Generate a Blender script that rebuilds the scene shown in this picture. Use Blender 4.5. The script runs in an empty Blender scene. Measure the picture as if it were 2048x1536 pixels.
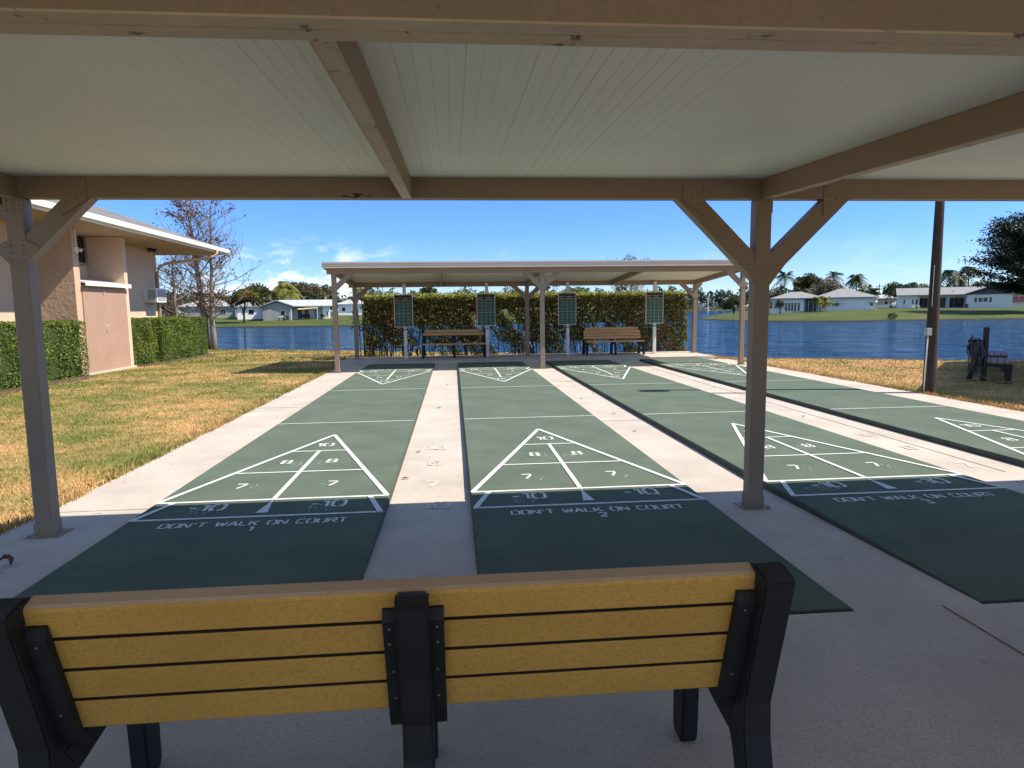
import bpy, bmesh, math, random
import numpy as np
from mathutils import Vector, Matrix
S = bpy.context.scene
COL = S.collection
R_ = math.radians
rng = np.random.default_rng(7)
random.seed(7)

# ------------------------------------------------------------------ camera
YAW, PITCH, ROLL = .0871, .1129, .0127
CAM = np.array([1.4553, -4.8401, 1.4884]); FPX = 1325.07
cy, sy, cp, sp, cr, sr = math.cos(YAW), math.sin(YAW), math.cos(PITCH), math.sin(PITCH), math.cos(ROLL), math.sin(ROLL)
_f = np.array([sy*cp, cy*cp, -sp]); _r = np.array([cy, -sy, 0.]); _d = np.cross(_f, _r)
_r2, _d2 = cr*_r+sr*_d, -sr*_r+cr*_d
cam_data = bpy.data.cameras.new("camera"); cam = bpy.data.objects.new("camera", cam_data); COL.objects.link(cam)
cam_data.lens = FPX/2048*36; cam_data.sensor_width = 36; cam_data.clip_start = .05; cam_data.clip_end = 6000
M = Matrix.Identity(4)
for i in range(3):
    M[i][0], M[i][1], M[i][2], M[i][3] = _r2[i], -_d2[i], -_f[i], CAM[i]
cam.matrix_world = M
S.camera = cam

def at(px, py, y):
    """world point on the plane Y=y seen at photograph pixel (2048 wide)"""
    d = (px-1024)/FPX*_r2 + (py-768)/FPX*_d2 + _f
    return CAM + d*(y-CAM[1])/d[1]

# ------------------------------------------------------------------ light
A_, B_ = .90, .15                      # sun slope: shadow of 1 m height falls (-A, +B)
ELEV = math.atan(1/math.hypot(A_, B_)); AZ = math.atan2(A_, -B_)
sun_d = bpy.data.lights.new("sun", 'SUN'); sun_d.energy = 4.6; sun_d.angle = R_(.5); sun_d.color = (1, .91, .78)
sun = bpy.data.objects.new("sun", sun_d); COL.objects.link(sun)
sun.rotation_euler = Vector((-A_, B_, -1)).to_track_quat('-Z', 'Y').to_euler(); sun.location = (30, -5, 40)

W = bpy.data.worlds.new("World"); S.world = W; W.use_nodes = True
nt = W.node_tree; nt.nodes.clear()
def N(nt, t, **k):
    n = nt.nodes.new(t)
    for a, v in k.items(): setattr(n, a, v)
    return n
out = N(nt, 'ShaderNodeOutputWorld'); bg = N(nt, 'ShaderNodeBackground'); sky = N(nt, 'ShaderNodeTexSky')
sky.sky_type = 'NISHITA'; sky.sun_disc = False; sky.sun_elevation = ELEV; sky.sun_rotation = AZ
sky.air_density = 1.0; sky.dust_density = .0; sky.ozone_density = 4.0; sky.altitude = 0
bg.inputs['Strength'].default_value = .122
# thin fair-weather clouds low over the far shore on the left, in sky directions
tc = N(nt, 'ShaderNodeTexCoord'); sep = N(nt, 'ShaderNodeSeparateXYZ'); nt.links.new(tc.outputs['Generated'], sep.inputs[0])
mp = N(nt, 'ShaderNodeMapping'); mp.inputs['Scale'].default_value = (15, 15, 34); nt.links.new(tc.outputs['Generated'], mp.inputs[0])
nz = N(nt, 'ShaderNodeTexNoise'); nz.inputs['Scale'].default_value = 1.0; nz.inputs['Detail'].default_value = 9; nz.inputs['Roughness'].default_value = .58; nz.inputs['Distortion'].default_value = .3
nt.links.new(mp.outputs[0], nz.inputs['Vector'])
def mr(src, a, b, c=0., d=1.):
    m = N(nt, 'ShaderNodeMapRange'); m.interpolation_type = 'SMOOTHSTEP'
    for i, v in zip(('From Min', 'From Max', 'To Min', 'To Max'), (a, b, c, d)): m.inputs[i].default_value = v
    nt.links.new(src, m.inputs['Value']); return m.outputs[0]
def mul(a, b):
    m = N(nt, 'ShaderNodeMath'); m.operation = 'MULTIPLY'; nt.links.new(a, m.inputs[0]); nt.links.new(b, m.inputs[1]); return m.outputs[0]
den = mr(nz.outputs['Fac'], .49, .66)
band = mul(mr(sep.outputs['Z'], -.02, .03), mr(sep.outputs['Z'], .115, .055))
az = mr(sep.outputs['X'], -.02, -.2, .10, 1.)
msk = mul(mul(den, band), az)
m3 = N(nt, 'ShaderNodeMath'); m3.operation = 'MULTIPLY'; m3.inputs[1].default_value = .62; nt.links.new(msk, m3.inputs[0])
mix = N(nt, 'ShaderNodeMix'); mix.data_type = 'RGBA'
nt.links.new(m3.outputs[0], mix.inputs['Factor']); tint = N(nt, 'ShaderNodeMix'); tint.data_type = 'RGBA'; tint.blend_type = 'MULTIPLY'; tint.inputs['Factor'].default_value = 1; nt.links.new(sky.outputs[0], tint.inputs['A'])
# deep clean blue low over the lake, unseen upper sky brightened, most behind the camera, to fill the shade
tg = N(nt, 'ShaderNodeMapRange'); tg.interpolation_type = 'SMOOTHSTEP'; tg.inputs['From Min'].default_value = .17; tg.inputs['From Max'].default_value = .42; nt.links.new(sep.outputs['Z'], tg.inputs['Value'])
tm_ = N(nt, 'ShaderNodeMix'); tm_.data_type = 'RGBA'; hz = N(nt, 'ShaderNodeMix'); hz.data_type = 'RGBA'; hz.inputs['A'].default_value = (.50, .64, .93, 1); hz.inputs['B'].default_value = (.36, .56, .93, 1); nt.links.new(mr(sep.outputs['Z'], .0, .12), hz.inputs['Factor']); nt.links.new(hz.outputs['Result'], tm_.inputs['A']); tm_.inputs['B'].default_value = (1.80, 1.46, 1.08, 1); nt.links.new(mul(tg.outputs[0], mr(sep.outputs['Y'], .75, -.35, .30, 1.)), tm_.inputs['Factor']); nt.links.new(tm_.outputs['Result'], tint.inputs['B'])
nt.links.new(sky.outputs[0], tint.inputs['A']); nt.links.new(tint.outputs['Result'], mix.inputs['A']); mix.inputs['B'].default_value = (8.0, 7.6, 8.0, 1)
nt.links.new(mix.outputs['Result'], bg.inputs['Color']); nt.links.new(bg.outputs[0], out.inputs[0])
S.view_settings.view_transform = 'Standard'; S.view_settings.look = 'None'; S.view_settings.gamma = 1; S.view_settings.use_curve_mapping = False
S.view_settings.exposure = .76

# ------------------------------------------------------------------ materials
def mat(name, c1, c2=None, rough=.7, scale=4., spots=None, spot_scale=9., spot_amt=.62, bump=0., bump_scale=60., spec=.4, detail=5., stretch=None, metal=0., grain=None, grain_scale=220., rnd=0., transl=0., ramp=(.35, .65), spots2=None, objrnd=0., scuff=None):
    m = bpy.data.materials.new(name); m.use_nodes = True; t = m.node_tree; b = t.nodes['Principled BSDF']; L = t.links.new
    b.inputs['Roughness'].default_value = rough; b.inputs['Specular IOR Level'].default_value = spec; b.inputs['Metallic'].default_value = metal
    co = N(t, 'ShaderNodeTexCoord').outputs['Object']
    if stretch:
        mpp = N(t, 'ShaderNodeMapping'); mpp.inputs['Scale'].default_value = stretch; L(co, mpp.inputs[0]); co = mpp.outputs[0]
    c2 = c2 or tuple(x*.82 for x in c1)
    def noise(sc, det=detail, ro=.6):
        n = N(t, 'ShaderNodeTexNoise'); n.inputs['Scale'].default_value = sc; n.inputs['Detail'].default_value = det; n.inputs['Roughness'].default_value = ro; L(co, n.inputs['Vector']); return n.outputs['Fac']
    def rampf(src, lo, hi):
        r = N(t, 'ShaderNodeMapRange'); r.inputs['From Min'].default_value = lo; r.inputs['From Max'].default_value = hi; L(src, r.inputs['Value']); return r.outputs[0]
    def mixc(f, a, bcol):
        x = N(t, 'ShaderNodeMix'); x.data_type = 'RGBA'; L(f, x.inputs['Factor'])
        if isinstance(a, tuple): x.inputs['A'].default_value = (*a, 1)
        else: L(a, x.inputs['A'])
        if isinstance(bcol, tuple): x.inputs['B'].default_value = (*bcol, 1)
        else: L(bcol, x.inputs['B'])
        return x.outputs['Result']
    col = mixc(rampf(noise(scale), *ramp), c1, c2)
    if grain:
        col = mixc(rampf(noise(grain_scale, 2.), .45, .75), col, grain)
    if spots:
        col = mixc(rampf(noise(spot_scale, 6., .7), spot_amt, spot_amt+.05), col, spots)
    if spots2:
        col = mixc(rampf(noise(46., 2., .5), .755, .79), col, spots2)
    if scuff:
        sm = N(t, 'ShaderNodeMapping'); sm.inputs['Scale'].default_value = (5, 46, 1); sm.inputs['Rotation'].default_value = (0, 0, .06); L(co, sm.inputs[0]); sn = N(t, 'ShaderNodeTexNoise'); sn.inputs['Scale'].default_value = 1.; sn.inputs['Detail'].default_value = 3; L(sm.outputs[0], sn.inputs['Vector'])
        col = mixc(rampf(sn.outputs['Fac'], .70, .80), col, scuff)
    if objrnd:
        g = N(t, 'ShaderNodeObjectInfo').outputs['Random']; hs = N(t, 'ShaderNodeHueSaturation'); L(col, hs.inputs['Color']); v = N(t, 'ShaderNodeMapRange'); v.inputs['To Min'].default_value = 1-objrnd; v.inputs['To Max'].default_value = 1+objrnd; L(g, v.inputs['Value']); L(v.outputs[0], hs.inputs['Value']); col = hs.outputs['Color']
    if rnd:
        g = N(t, 'ShaderNodeNewGeometry').outputs['Random Per Island']
        hs = N(t, 'ShaderNodeHueSaturation'); L(col, hs.inputs['Color'])
        v = N(t, 'ShaderNodeMapRange'); v.inputs['To Min'].default_value = 1-rnd; v.inputs['To Max'].default_value = 1+rnd; L(g, v.inputs['Value']); L(v.outputs[0], hs.inputs['Value'])
        col = hs.outputs['Color']
    L(col, b.inputs['Base Color'])
    if bump:
        bp = N(t, 'ShaderNodeBump'); bp.inputs['Strength'].default_value = bump; bp.inputs['Distance'].default_value = .02; L(noise(bump_scale, 4.), bp.inputs['Height']); L(bp.outputs[0], b.inputs['Normal'])
    if transl:
        tr = N(t, 'ShaderNodeBsdfTranslucent'); L(col, tr.inputs['Color']); ms = N(t, 'ShaderNodeMixShader'); ms.inputs[0].default_value = transl
        o = t.nodes['Material Output']; L(b.outputs[0], ms.inputs[1]); L(tr.outputs[0], ms.inputs[2]); L(ms.outputs[0], o.inputs['Surface'])
    return m

MT = {}
MT['tan'] = mat('tan_paint', (.315, .238, .178), (.285, .214, .158), .55, 1.5, grain=(.26, .193, .145), grain_scale=90, spots=(.16, .11, .08), spot_scale=16, spot_amt=.73)
MT['tan_rust'] = mat('tan_paint_worn', (.315, .238, .172), (.27, .203, .147), .55, 3., spots=(.10, .07, .045), spot_scale=5.5, spot_amt=.66)
MT['fascia'] = mat('fascia_paint', (.62, .50, .44), (.58, .465, .405), .5, 2.)
MT['ceil'] = mat('white_ceiling_sheet', (.84, .86, .78), (.79, .81, .735), .5, .8, spec=.3)
MT['concrete'] = mat('concrete', (.61, .54, .465), (.43, .375, .32), .88, 1.5, spots=(.25, .22, .19), spot_scale=7, spot_amt=.655, grain=(.36, .32, .285), grain_scale=130, bump=.25, bump_scale=180, detail=9., ramp=(.3, .72), spots2=(.12, .10, .085))
MT['court'] = mat('green_court_paint', (.140, .174, .134), (.098, .127, .098), .92, 1.7, detail=9., ramp=(.32, .7), spots=(.19, .22, .185), spot_scale=19, spot_amt=.71, scuff=(.30, .33, .29), grain=(.075, .105, .083), grain_scale=240, bump=.12, bump_scale=300, spec=.04)
MT['courtside'] = mat('court_edge', (.075, .085, .06), (.05, .055, .045), .85, 6.)
MT['line'] = mat('white_court_paint', (.72, .73, .70), (.58, .61, .57), .75, 14., spots=(.26, .31, .26), spot_scale=34, spot_amt=.63)
MT['black'] = mat('black_plastic', (.013, .0125, .012), (.022, .021, .020), .6, 8., bump=.12, bump_scale=140)
MT['lumber'] = mat('yellow_brown_plastic_lumber', (.80, .43, .09), (.64, .34, .065), .62, 2.2, grain=(.54, .30, .075), grain_scale=150, bump=.25, bump_scale=230, stretch=(.7, 1, 1), spec=.25, spots=(.95, .56, .16), spot_scale=75, spot_amt=.66, objrnd=.10, detail=8.)
MT['gap_shade'] = mat('board_gap_shade', (.075, .045, .02), None, .9, 6.)  # dark colour stands in for shade in the gaps between back boards
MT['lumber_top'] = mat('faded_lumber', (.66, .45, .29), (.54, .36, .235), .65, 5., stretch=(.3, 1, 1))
MT['lumber_far'] = mat('brown_lumber', (.68, .385, .175), (.58, .33, .15), .65, 5., stretch=(.3, 1, 1))
MT['lumber_red'] = mat('red_brown_lumber', (.27, .17, .13), (.21, .13, .10), .65, 5., stretch=(1, .3, 1))
MT['steel'] = mat('screw_steel', (.22, .22, .21), None, .35, 30., metal=.9)
MT['tan_bounce'] = mat('tan_paint_worn_bounce_lit', (.56, .46, .335), (.47, .38, .27), .6, 4., spots=(.10, .075, .05), spot_scale=8, spot_amt=.605)  # lighter tan stands in for ground bounce on undersides; dark stains are wear
MT['rivet'] = mat('rivet_paint', (.30, .205, .145), None, .5, 30.)
MT['white'] = mat('white_paint', (.78, .78, .76), (.72, .72, .70), .6, 2.)
MT['board'] = mat('scoreboard_green', (.05, .125, .09), (.045, .11, .08), .5, 8.)
MT['boarddark'] = mat('scoreboard_dark_green', (.018, .045, .032), None, .5, 8.)
MT['gridline'] = mat('faded_grid_line', (.50, .55, .52), None, .6, 8.)
MT['red'] = mat('scoreboard_red', (.42, .06, .05), None, .6, 8.)
MT['blackp'] = mat('black_paint', (.015, .015, .016), None, .5, 8.)
MT['stucco'] = mat('peach_stucco', (.64, .46, .33), (.59, .42, .30), .9, 1.2, bump=.5, bump_scale=22, spec=.2)
MT['stucco_rough'] = mat('rough_peach_stucco', (.54, .375, .265), (.49, .335, .235), .92, 1.6, bump=1.0, bump_scale=9, spec=.2)
MT['doorp'] = mat('pink_door_paint', (.39, .25, .18), (.36, .23, .165), .6, 1.5)
MT['gutter'] = mat('white_gutter', (.74, .73, .68), (.68, .67, .62), .5, 1.5)
MT['shingle'] = mat('grey_shingles', (.23, .225, .225), (.14, .137, .14), .95, 3., grain=(.09, .088, .09), grain_scale=14, bump=.6, bump_scale=12, stretch=(1, .35, 1))
MT['glass'] = mat('dark_glass', (.012, .014, .016), None, .08, 2., spec=.6)
MT['soffit'] = mat('tan_soffit', (.42, .29, .20), None, .8, 2.)
MT['wood'] = mat('creosote_pole', (.065, .045, .035), (.03, .022, .018), .9, 3., stretch=(6, 6, .5), bump=.5, bump_scale=14)
MT['grey'] = mat('grey_box', (.42, .42, .40), None, .6, 5.)
MT['hose'] = mat('grey_hose', (.10, .10, .11), (.035, .035, .04), .5, 6.)
MT['bark'] = mat('grey_bark', (.27, .225, .19), (.17, .14, .115), .95, 6., stretch=(3, 3, .6), bump=.7, bump_scale=20)
MT['twig'] = mat('twigs', (.26, .19, .155), (.19, .135, .11), .95, 4.)
MT['trunk'] = mat('dark_trunk', (.10, .075, .055), (.07, .05, .04), .95, 4., bump=.4, bump_scale=10)
MT['palmtrunk'] = mat('palm_trunk', (.30, .265, .22), (.22, .19, .16), .9, 4.)
def leafm(name, a, b, sc=.5, rnd=.35, tr=.25): return mat(name, a, b, .55, sc, rnd=rnd, transl=tr, spec=.3)
MT['hedge'] = leafm('clipped_hedge_leaf', (.165, .215, .035), (.09, .135, .024), 3.)
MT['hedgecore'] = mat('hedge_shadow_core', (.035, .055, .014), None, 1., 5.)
MT['screen'] = leafm('ficus_leaf', (.20, .19, .05), (.125, .11, .034), 2.5, .5, .3)
MT['screentop'] = leafm('ficus_new_leaf', (.36, .35, .08), (.24, .26, .05), 3., .4, .35)
MT['redleaf'] = leafm('croton_leaf', (.22, .045, .03), (.15, .07, .03), 3., .4, .3)
MT['bigleaf'] = leafm('broad_leaf', (.07, .12, .03), (.14, .18, .04), 1., .45, .3)
MT['brownleaf'] = leafm('dry_brown_leaf', (.16, .07, .035), (.11, .05, .03), 2., .4, .2)
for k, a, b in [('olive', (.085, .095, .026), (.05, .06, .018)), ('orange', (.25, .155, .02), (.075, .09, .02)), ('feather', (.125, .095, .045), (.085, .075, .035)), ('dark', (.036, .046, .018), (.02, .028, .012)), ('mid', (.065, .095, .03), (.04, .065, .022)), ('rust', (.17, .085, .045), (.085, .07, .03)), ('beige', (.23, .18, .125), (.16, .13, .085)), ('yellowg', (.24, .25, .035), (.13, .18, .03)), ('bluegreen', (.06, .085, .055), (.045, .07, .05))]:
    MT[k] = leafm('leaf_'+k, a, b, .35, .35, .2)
MT['palm'] = leafm('palm_frond', (.06, .085, .03), (.04, .06, .022), .5, .35, .2)
MT['palmy'] = leafm('yellow_palm_frond', (.25, .24, .04), (.16, .19, .035), .5, .3, .25)
MT['wwall'] = mat('white_house_wall', (.86, .87, .88), (.80, .81, .83), .8, .6)
MT['gwall'] = mat('grey_house_wall', (.33, .34, .345), None, .8, .6)
MT['pwall'] = mat('pink_house_wall', (.62, .42, .33), None, .8, .6)
MT['roofg'] = mat('grey_tile_roof', (.29, .29, .295), (.23, .23, .235), .9, 1.2, bump=.3, bump_scale=6)
MT['roofw'] = mat('white_tile_roof', (.46, .47, .49), (.39, .40, .42), .8, 1.2)
MT['darkslate'] = mat('dark_gable_siding', (.10, .105, .12), None, .8, 1.)
MT['screenm'] = mat('lanai_screen', (.035, .038, .04), (.05, .052, .05), .6, 1.)
MT['awning'] = mat('yellow_awning', (.68, .55, .28), None, .8, 2.)
MT['pinkm'] = mat('pink_shutter', (.50, .13, .14), None, .7, 2.)
MT['brownm'] = mat('brown_casing', (.15, .075, .055), None, .7, 2.)
MT['carp'] = mat('white_car_paint', (.72, .73, .75), None, .25, 1., spec=.6)
MT['tyre'] = mat('tyre', (.02, .02, .02), None, .8, 5.)
MT['foam'] = mat('fountain_spray', (.85, .88, .92), None, .6, 2.)
MT['mulch'] = mat('mulch', (.13, .075, .05), (.08, .05, .035), .95, 8., bump=.8, bump_scale=40)
MT['joint'] = mat('slab_joint', (.19, .16, .135), None, 1., 8.)
MT['soil'] = mat('dark_joint', (.06, .05, .045), None, 1., 8.)
MT['ghost'] = mat('faded_paint', (.64, .575, .50), (.50, .44, .375), .85, 30.)

# worn stencil paint: broken into flecks by noise
gm_ = mat('worn_stencil_paint', (.50, .54, .50), (.40, .44, .40), .8, 30.); MT['ghostc'] = gm_
_t = gm_.node_tree; _n = N(_t, 'ShaderNodeTexNoise'); _n.inputs['Scale'].default_value = 55; _n.inputs['Detail'].default_value = 3
_t.links.new(N(_t, 'ShaderNodeTexCoord').outputs['Object'], _n.inputs['Vector']); _q = N(_t, 'ShaderNodeMapRange'); _q.inputs['From Min'].default_value = .52; _q.inputs['From Max'].default_value = .60; _t.links.new(_n.outputs['Fac'], _q.inputs['Value']); _t.links.new(_q.outputs[0], _t.nodes['Principled BSDF'].inputs['Alpha'])
def lawn_nodes(m, blade=False):
    t = m.node_tree; b = t.nodes['Principled BSDF']; L = t.links.new; b.inputs['Roughness'].default_value = .9; b.inputs['Specular IOR Level'].default_value = .15
    co = N(t, 'ShaderNodeTexCoord').outputs['Object']; sp_ = N(t, 'ShaderNodeSeparateXYZ'); L(co, sp_.inputs[0])
    fl = N(t, 'ShaderNodeCombineXYZ'); L(sp_.outputs[0], fl.inputs[0]); L(sp_.outputs[1], fl.inputs[1])
    def noise(sc, det=4., ro=.6):
        n = N(t, 'ShaderNodeTexNoise'); n.inputs['Scale'].default_value = sc; n.inputs['Detail'].default_value = det; n.inputs['Roughness'].default_value = ro; L(fl.outputs[0], n.inputs['Vector']); return n.outputs['Fac']
    def rg(src, a, b_, c=0., d=1.):
        r = N(t, 'ShaderNodeMapRange'); L(src, r.inputs['Value'])
        for k, v in zip(('From Min', 'From Max', 'To Min', 'To Max'), (a, b_, c, d)): r.inputs[k].default_value = v
        return r.outputs[0]
    def mx(f, a, c):
        x = N(t, 'ShaderNodeMix'); x.data_type = 'RGBA'; L(f, x.inputs['Factor'])
        for s, v in (('A', a), ('B', c)):
            if isinstance(v, tuple): x.inputs[s].default_value = (*v, 1)
            else: L(v, x.inputs[s])
        return x.outputs['Result']
    def op(o, a, c):
        x = N(t, 'ShaderNodeMath'); x.operation = o; x.use_clamp = True
        for i, v in ((0, a), (1, c)):
            if isinstance(v, float): x.inputs[i].default_value = v
            else: L(v, x.inputs[i])
        return x.outputs[0]
    # dryness: patches, drier on the right-hand lawn and along the near shore, greener beside the clubhouse
    dry = op('ADD', rg(noise(.55, 5., .65), .40, .62, -.25, .8), rg(sp_.outputs[0], -8., 9., .0, .62))
    dry = op('ADD', dry, rg(noise(3.5, 3.), .35, .65, -.2, .25))
    far = rg(sp_.outputs[1], 60., 90.)
    straw = mx(rg(noise(6.), .35, .65), (.54, .32, .14), (.44, .29, .125))
    green = mx(rg(noise(8.), .3, .7), (.19, .195, .052), (.13, .155, .036))
    near = mx(dry, green, straw)
    farc = mx(rg(noise(.12, 5.), .4, .62), (.056, .086, .016), (.098, .102, .03))
    # bare wet soil where the bank drops to the water
    farc = mx(rg(sp_.outputs[2], -.96, -.90), (.04, .034, .022), farc)
    col = near
    if blade:
        g = N(t, 'ShaderNodeNewGeometry').outputs['Random Per Island']; hs = N(t, 'ShaderNodeHueSaturation'); L(col, hs.inputs['Color']); L(rg(g, 0., 1., .7, 1.5), hs.inputs['Value']); col = hs.outputs['Color']
    else:
        col = mx(rg(noise(38., 3.), .42, .7), col, mx(dry, (.12, .12, .04), (.32, .20, .085)))
        bp = N(t, 'ShaderNodeBump'); bp.inputs['Strength'].default_value = .5; bp.inputs['Distance'].default_value = .03; L(noise(45., 4.), bp.inputs['Height']); L(bp.outputs[0], b.inputs['Normal'])
    L(mx(far, col, farc), b.inputs['Base Color'])
    return m
def newmat(n):
    m = bpy.data.materials.new(n); m.use_nodes = True; return m
MT['lawn'] = lawn_nodes(newmat('lawn_ground')); MT['blade'] = lawn_nodes(newmat('lawn_blades'), True)

# lake water
wm = newmat('lake_water'); t = wm.node_tree; b = t.nodes['Principled BSDF']; MT['water'] = wm
b.inputs['Base Color'].default_value = (.004, .072, .225, 1); b.inputs['Specular IOR Level'].default_value = .13; b.inputs['Roughness'].default_value = .10; b.inputs['IOR'].default_value = 1.33
co = N(t, 'ShaderNodeTexCoord')
def wave(scale, stretch, rot, detail, rough, dist):
    mpp = N(t, 'ShaderNodeMapping'); mpp.inputs['Scale'].default_value = stretch; mpp.inputs['Rotation'].default_value = (0, 0, R_(rot)); t.links.new(co.outputs['Object'], mpp.inputs[0])
    n1 = N(t, 'ShaderNodeTexNoise'); n1.inputs['Scale'].default_value = scale; n1.inputs['Detail'].default_value = detail; n1.inputs['Roughness'].default_value = rough; n1.inputs['Distortion'].default_value = dist; t.links.new(mpp.outputs[0], n1.inputs['Vector']); return n1.outputs['Fac']
h1, h2 = wave(.85, (.55, 1.6, 1), -14, 4, .55, .5), wave(.22, (.45, 1.5, 1), 8, 3, .5, .6)
ma = N(t, 'ShaderNodeMath'); ma.operation = 'MULTIPLY_ADD'; ma.inputs[1].default_value = 2.6; t.links.new(h2, ma.inputs[0]); t.links.new(h1, ma.inputs[2])
bp = N(t, 'ShaderNodeBump'); bp.inputs['Strength'].default_value = 1.; bp.inputs['Distance'].default_value = 3.2; t.links.new(ma.outputs[0], bp.inputs['Height']); t.links.new(bp.outputs[0], b.inputs['Normal'])

# ------------------------------------------------------------------ helpers
def tag(o, label=None, cat=None, group=None, kind=None):
    if label: o['label'] = label
    if cat: o['category'] = cat
    if group: o['group'] = group
    if kind: o['kind'] = kind
    return o
def empty(name, loc=(0, 0, 0), rz=0., label=None, cat=None, group=None):
    o = bpy.data.objects.new(name, None); COL.objects.link(o); o.location = loc; o.rotation_euler = (0, 0, rz); o.empty_display_size = .2
    return tag(o, label, cat, group)
def link(name, me, parent=None, m=None, smooth=False):
    o = bpy.data.objects.new(name, me); COL.objects.link(o)
    if parent is not None: o.parent = parent
    if m is not None:
        for x in (m if isinstance(m, (list, tuple)) else [m]): me.materials.append(MT[x] if isinstance(x, str) else x)
    if smooth:
        for p in me.polygons: p.use_smooth = True
    return o
class MB:
    """collects shapes, builds one mesh object"""
    def __init__(s): s.v = []; s.f = []; s.mi = []
    def add(s, vs, fs, mi=0):
        k = len(s.v); s.v += [tuple(map(float, p)) for p in vs]; s.f += [tuple(i+k for i in q) for q in fs]; s.mi += [mi]*len(fs); return s
    def box(s, x0, x1, y0, y1, z0, z1, mi=0):
        vs = [(x0, y0, z0), (x1, y0, z0), (x1, y1, z0), (x0, y1, z0), (x0, y0, z1), (x1, y0, z1), (x1, y1, z1), (x0, y1, z1)]
        return s.add(vs, [(3, 2, 1, 0), (4, 5, 6, 7), (0, 1, 5, 4), (1, 2, 6, 5), (2, 3, 7, 6), (3, 0, 4, 7)], mi)
    def cbox(s, x0, x1, y0, y1, z0, z1, c=.006, mi=0):
        """chamfered box (bevelled by bmesh)"""
        bm = bmesh.new(); bmesh.ops.create_cube(bm, size=1)
        for v in bm.verts: v.co = Vector(((x0+x1)/2+v.co.x*(x1-x0), (y0+y1)/2+v.co.y*(y1-y0), (z0+z1)/2+v.co.z*(z1-z0)))
        bmesh.ops.bevel(bm, geom=bm.edges[:], offset=c, segments=2, profile=.6, affect='EDGES')
        bm.verts.index_update(); s.add([v.co for v in bm.verts], [[v.index for v in f.verts] for f in bm.faces], mi); bm.free(); return s
    def prism(s, poly, axis, a, b, mi=0):
        """extrude 2-D polygon along axis: 'x' poly=(y,z), 'y' poly=(x,z), 'z' poly=(x,y)"""
        n = len(poly)
        def P(p, t): return {'x': (t, p[0], p[1]), 'y': (p[0], t, p[1]), 'z': (p[0], p[1], t)}[axis]
        vs = [P(p, a) for p in poly]+[P(p, b) for p in poly]
        return s.add(vs, [tuple(range(n)), tuple(range(2*n-1, n-1, -1))]+[(i, i+n, (i+1) % n+n, (i+1) % n) for i in range(n)], mi)
    def tube(s, pts, rad, n=8, cap=True, mi=0):
        pts = [Vector(p) for p in pts]; rad = rad if isinstance(rad, (list, tuple)) else [rad]*len(pts); vs = []; fs = []
        for i, p in enumerate(pts):
            d = (pts[min(i+1, len(pts)-1)]-pts[max(i-1, 0)]).normalized()
            u = d.cross(Vector((0, 0, 1)) if abs(d.z) < .9 else Vector((1, 0, 0))).normalized(); w = d.cross(u)
            vs += [p+(u*math.cos(2*math.pi*k/n)+w*math.sin(2*math.pi*k/n))*rad[i] for k in range(n)]
        for i in range(len(pts)-1):
            fs += [(i*n+k, i*n+(k+1) % n, (i+1)*n+(k+1) % n, (i+1)*n+k) for k in range(n)]
        if cap: fs += [tuple(range(n-1, -1, -1)), tuple(range((len(pts)-1)*n, len(pts)*n))]
        return s.add(vs, fs, mi)
    def rivet(s, p, r=.008, axis='y', mi=0):
        n = 7; vs = []
        for q, h in ((1., 0.), (.75, .55), (.0, .8)):
            for k in range(n if q else 1):
                a = 2*math.pi*k/n; u, w, d = r*q*math.cos(a), r*q*math.sin(a), -r*h
                vs.append((p[0]+u, p[1]+d, p[2]+w) if axis == 'y' else (p[0]-d, p[1]+u, p[2]+w))
        fs = [(k, (k+1) % n, n+(k+1) % n, n+k) for k in range(n)]+[(n+k, n+(k+1) % n, 2*n) for k in range(n)]
        return s.add(vs, fs, mi)
    def build(s, name, m, parent=None, smooth=False, fix=True):
        me = bpy.data.meshes.new(name); me.from_pydata(s.v, [], s.f); 
        o = link(name, me, parent, m, smooth)
        if any(s.mi): me.polygons.foreach_set('material_index', s.mi)
        if fix:
            bm = bmesh.new(); bm.from_mesh(me); bmesh.ops.recalc_face_normals(bm, faces=bm.faces[:]); bm.to_mesh(me); bm.free()
        me.update(); return o
def rawmesh(name, V, F, m, parent=None):
    """fast mesh from numpy: V (n,3), F (k,m) equal-sided faces"""
    me = bpy.data.meshes.new(name); k, q = F.shape
    me.vertices.add(len(V)); me.vertices.foreach_set('co', np.ascontiguousarray(V, dtype=np.float32).ravel())
    me.loops.add(k*q); me.loops.foreach_set('vertex_index', np.ascontiguousarray(F, dtype=np.int32).ravel())
    me.polygons.add(k); me.polygons.foreach_set('loop_start', np.arange(0, k*q, q, dtype=np.int32)); me.polygons.foreach_set('loop_total', np.full(k, q, dtype=np.int32))
    me.update(calc_edges=True); return link(name, me, parent, m)
def leaf_quads(P, size, up=0., aspect=.5, var=.4):
    """rhombic leaves at points P, random orientation (up>0 flattens them towards horizontal)"""
    n = len(P); a = rng.normal(size=(n, 3)); a[:, 2] *= (1-up); a /= np.linalg.norm(a, axis=1, keepdims=True)+1e-9
    b = rng.normal(size=(n, 3)); b[:, 2] *= (1-up); b -= a*(a*b).sum(1, keepdims=True); b /= np.linalg.norm(b, axis=1, keepdims=True)+1e-9
    s = size*(1+var*rng.uniform(-1, 1, (n, 1)))
    V = np.stack([P-a*s*.5, P+b*s*.5*aspect, P+a*s*.5, P-b*s*.5*aspect], 1).reshape(-1, 3)
    return V, np.arange(4*n).reshape(n, 4)
def leaves(name, P, size, m, parent, **k):
    V, F = leaf_quads(np.asarray(P), size, **k); return rawmesh(name, V, F, m, parent)
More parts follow.
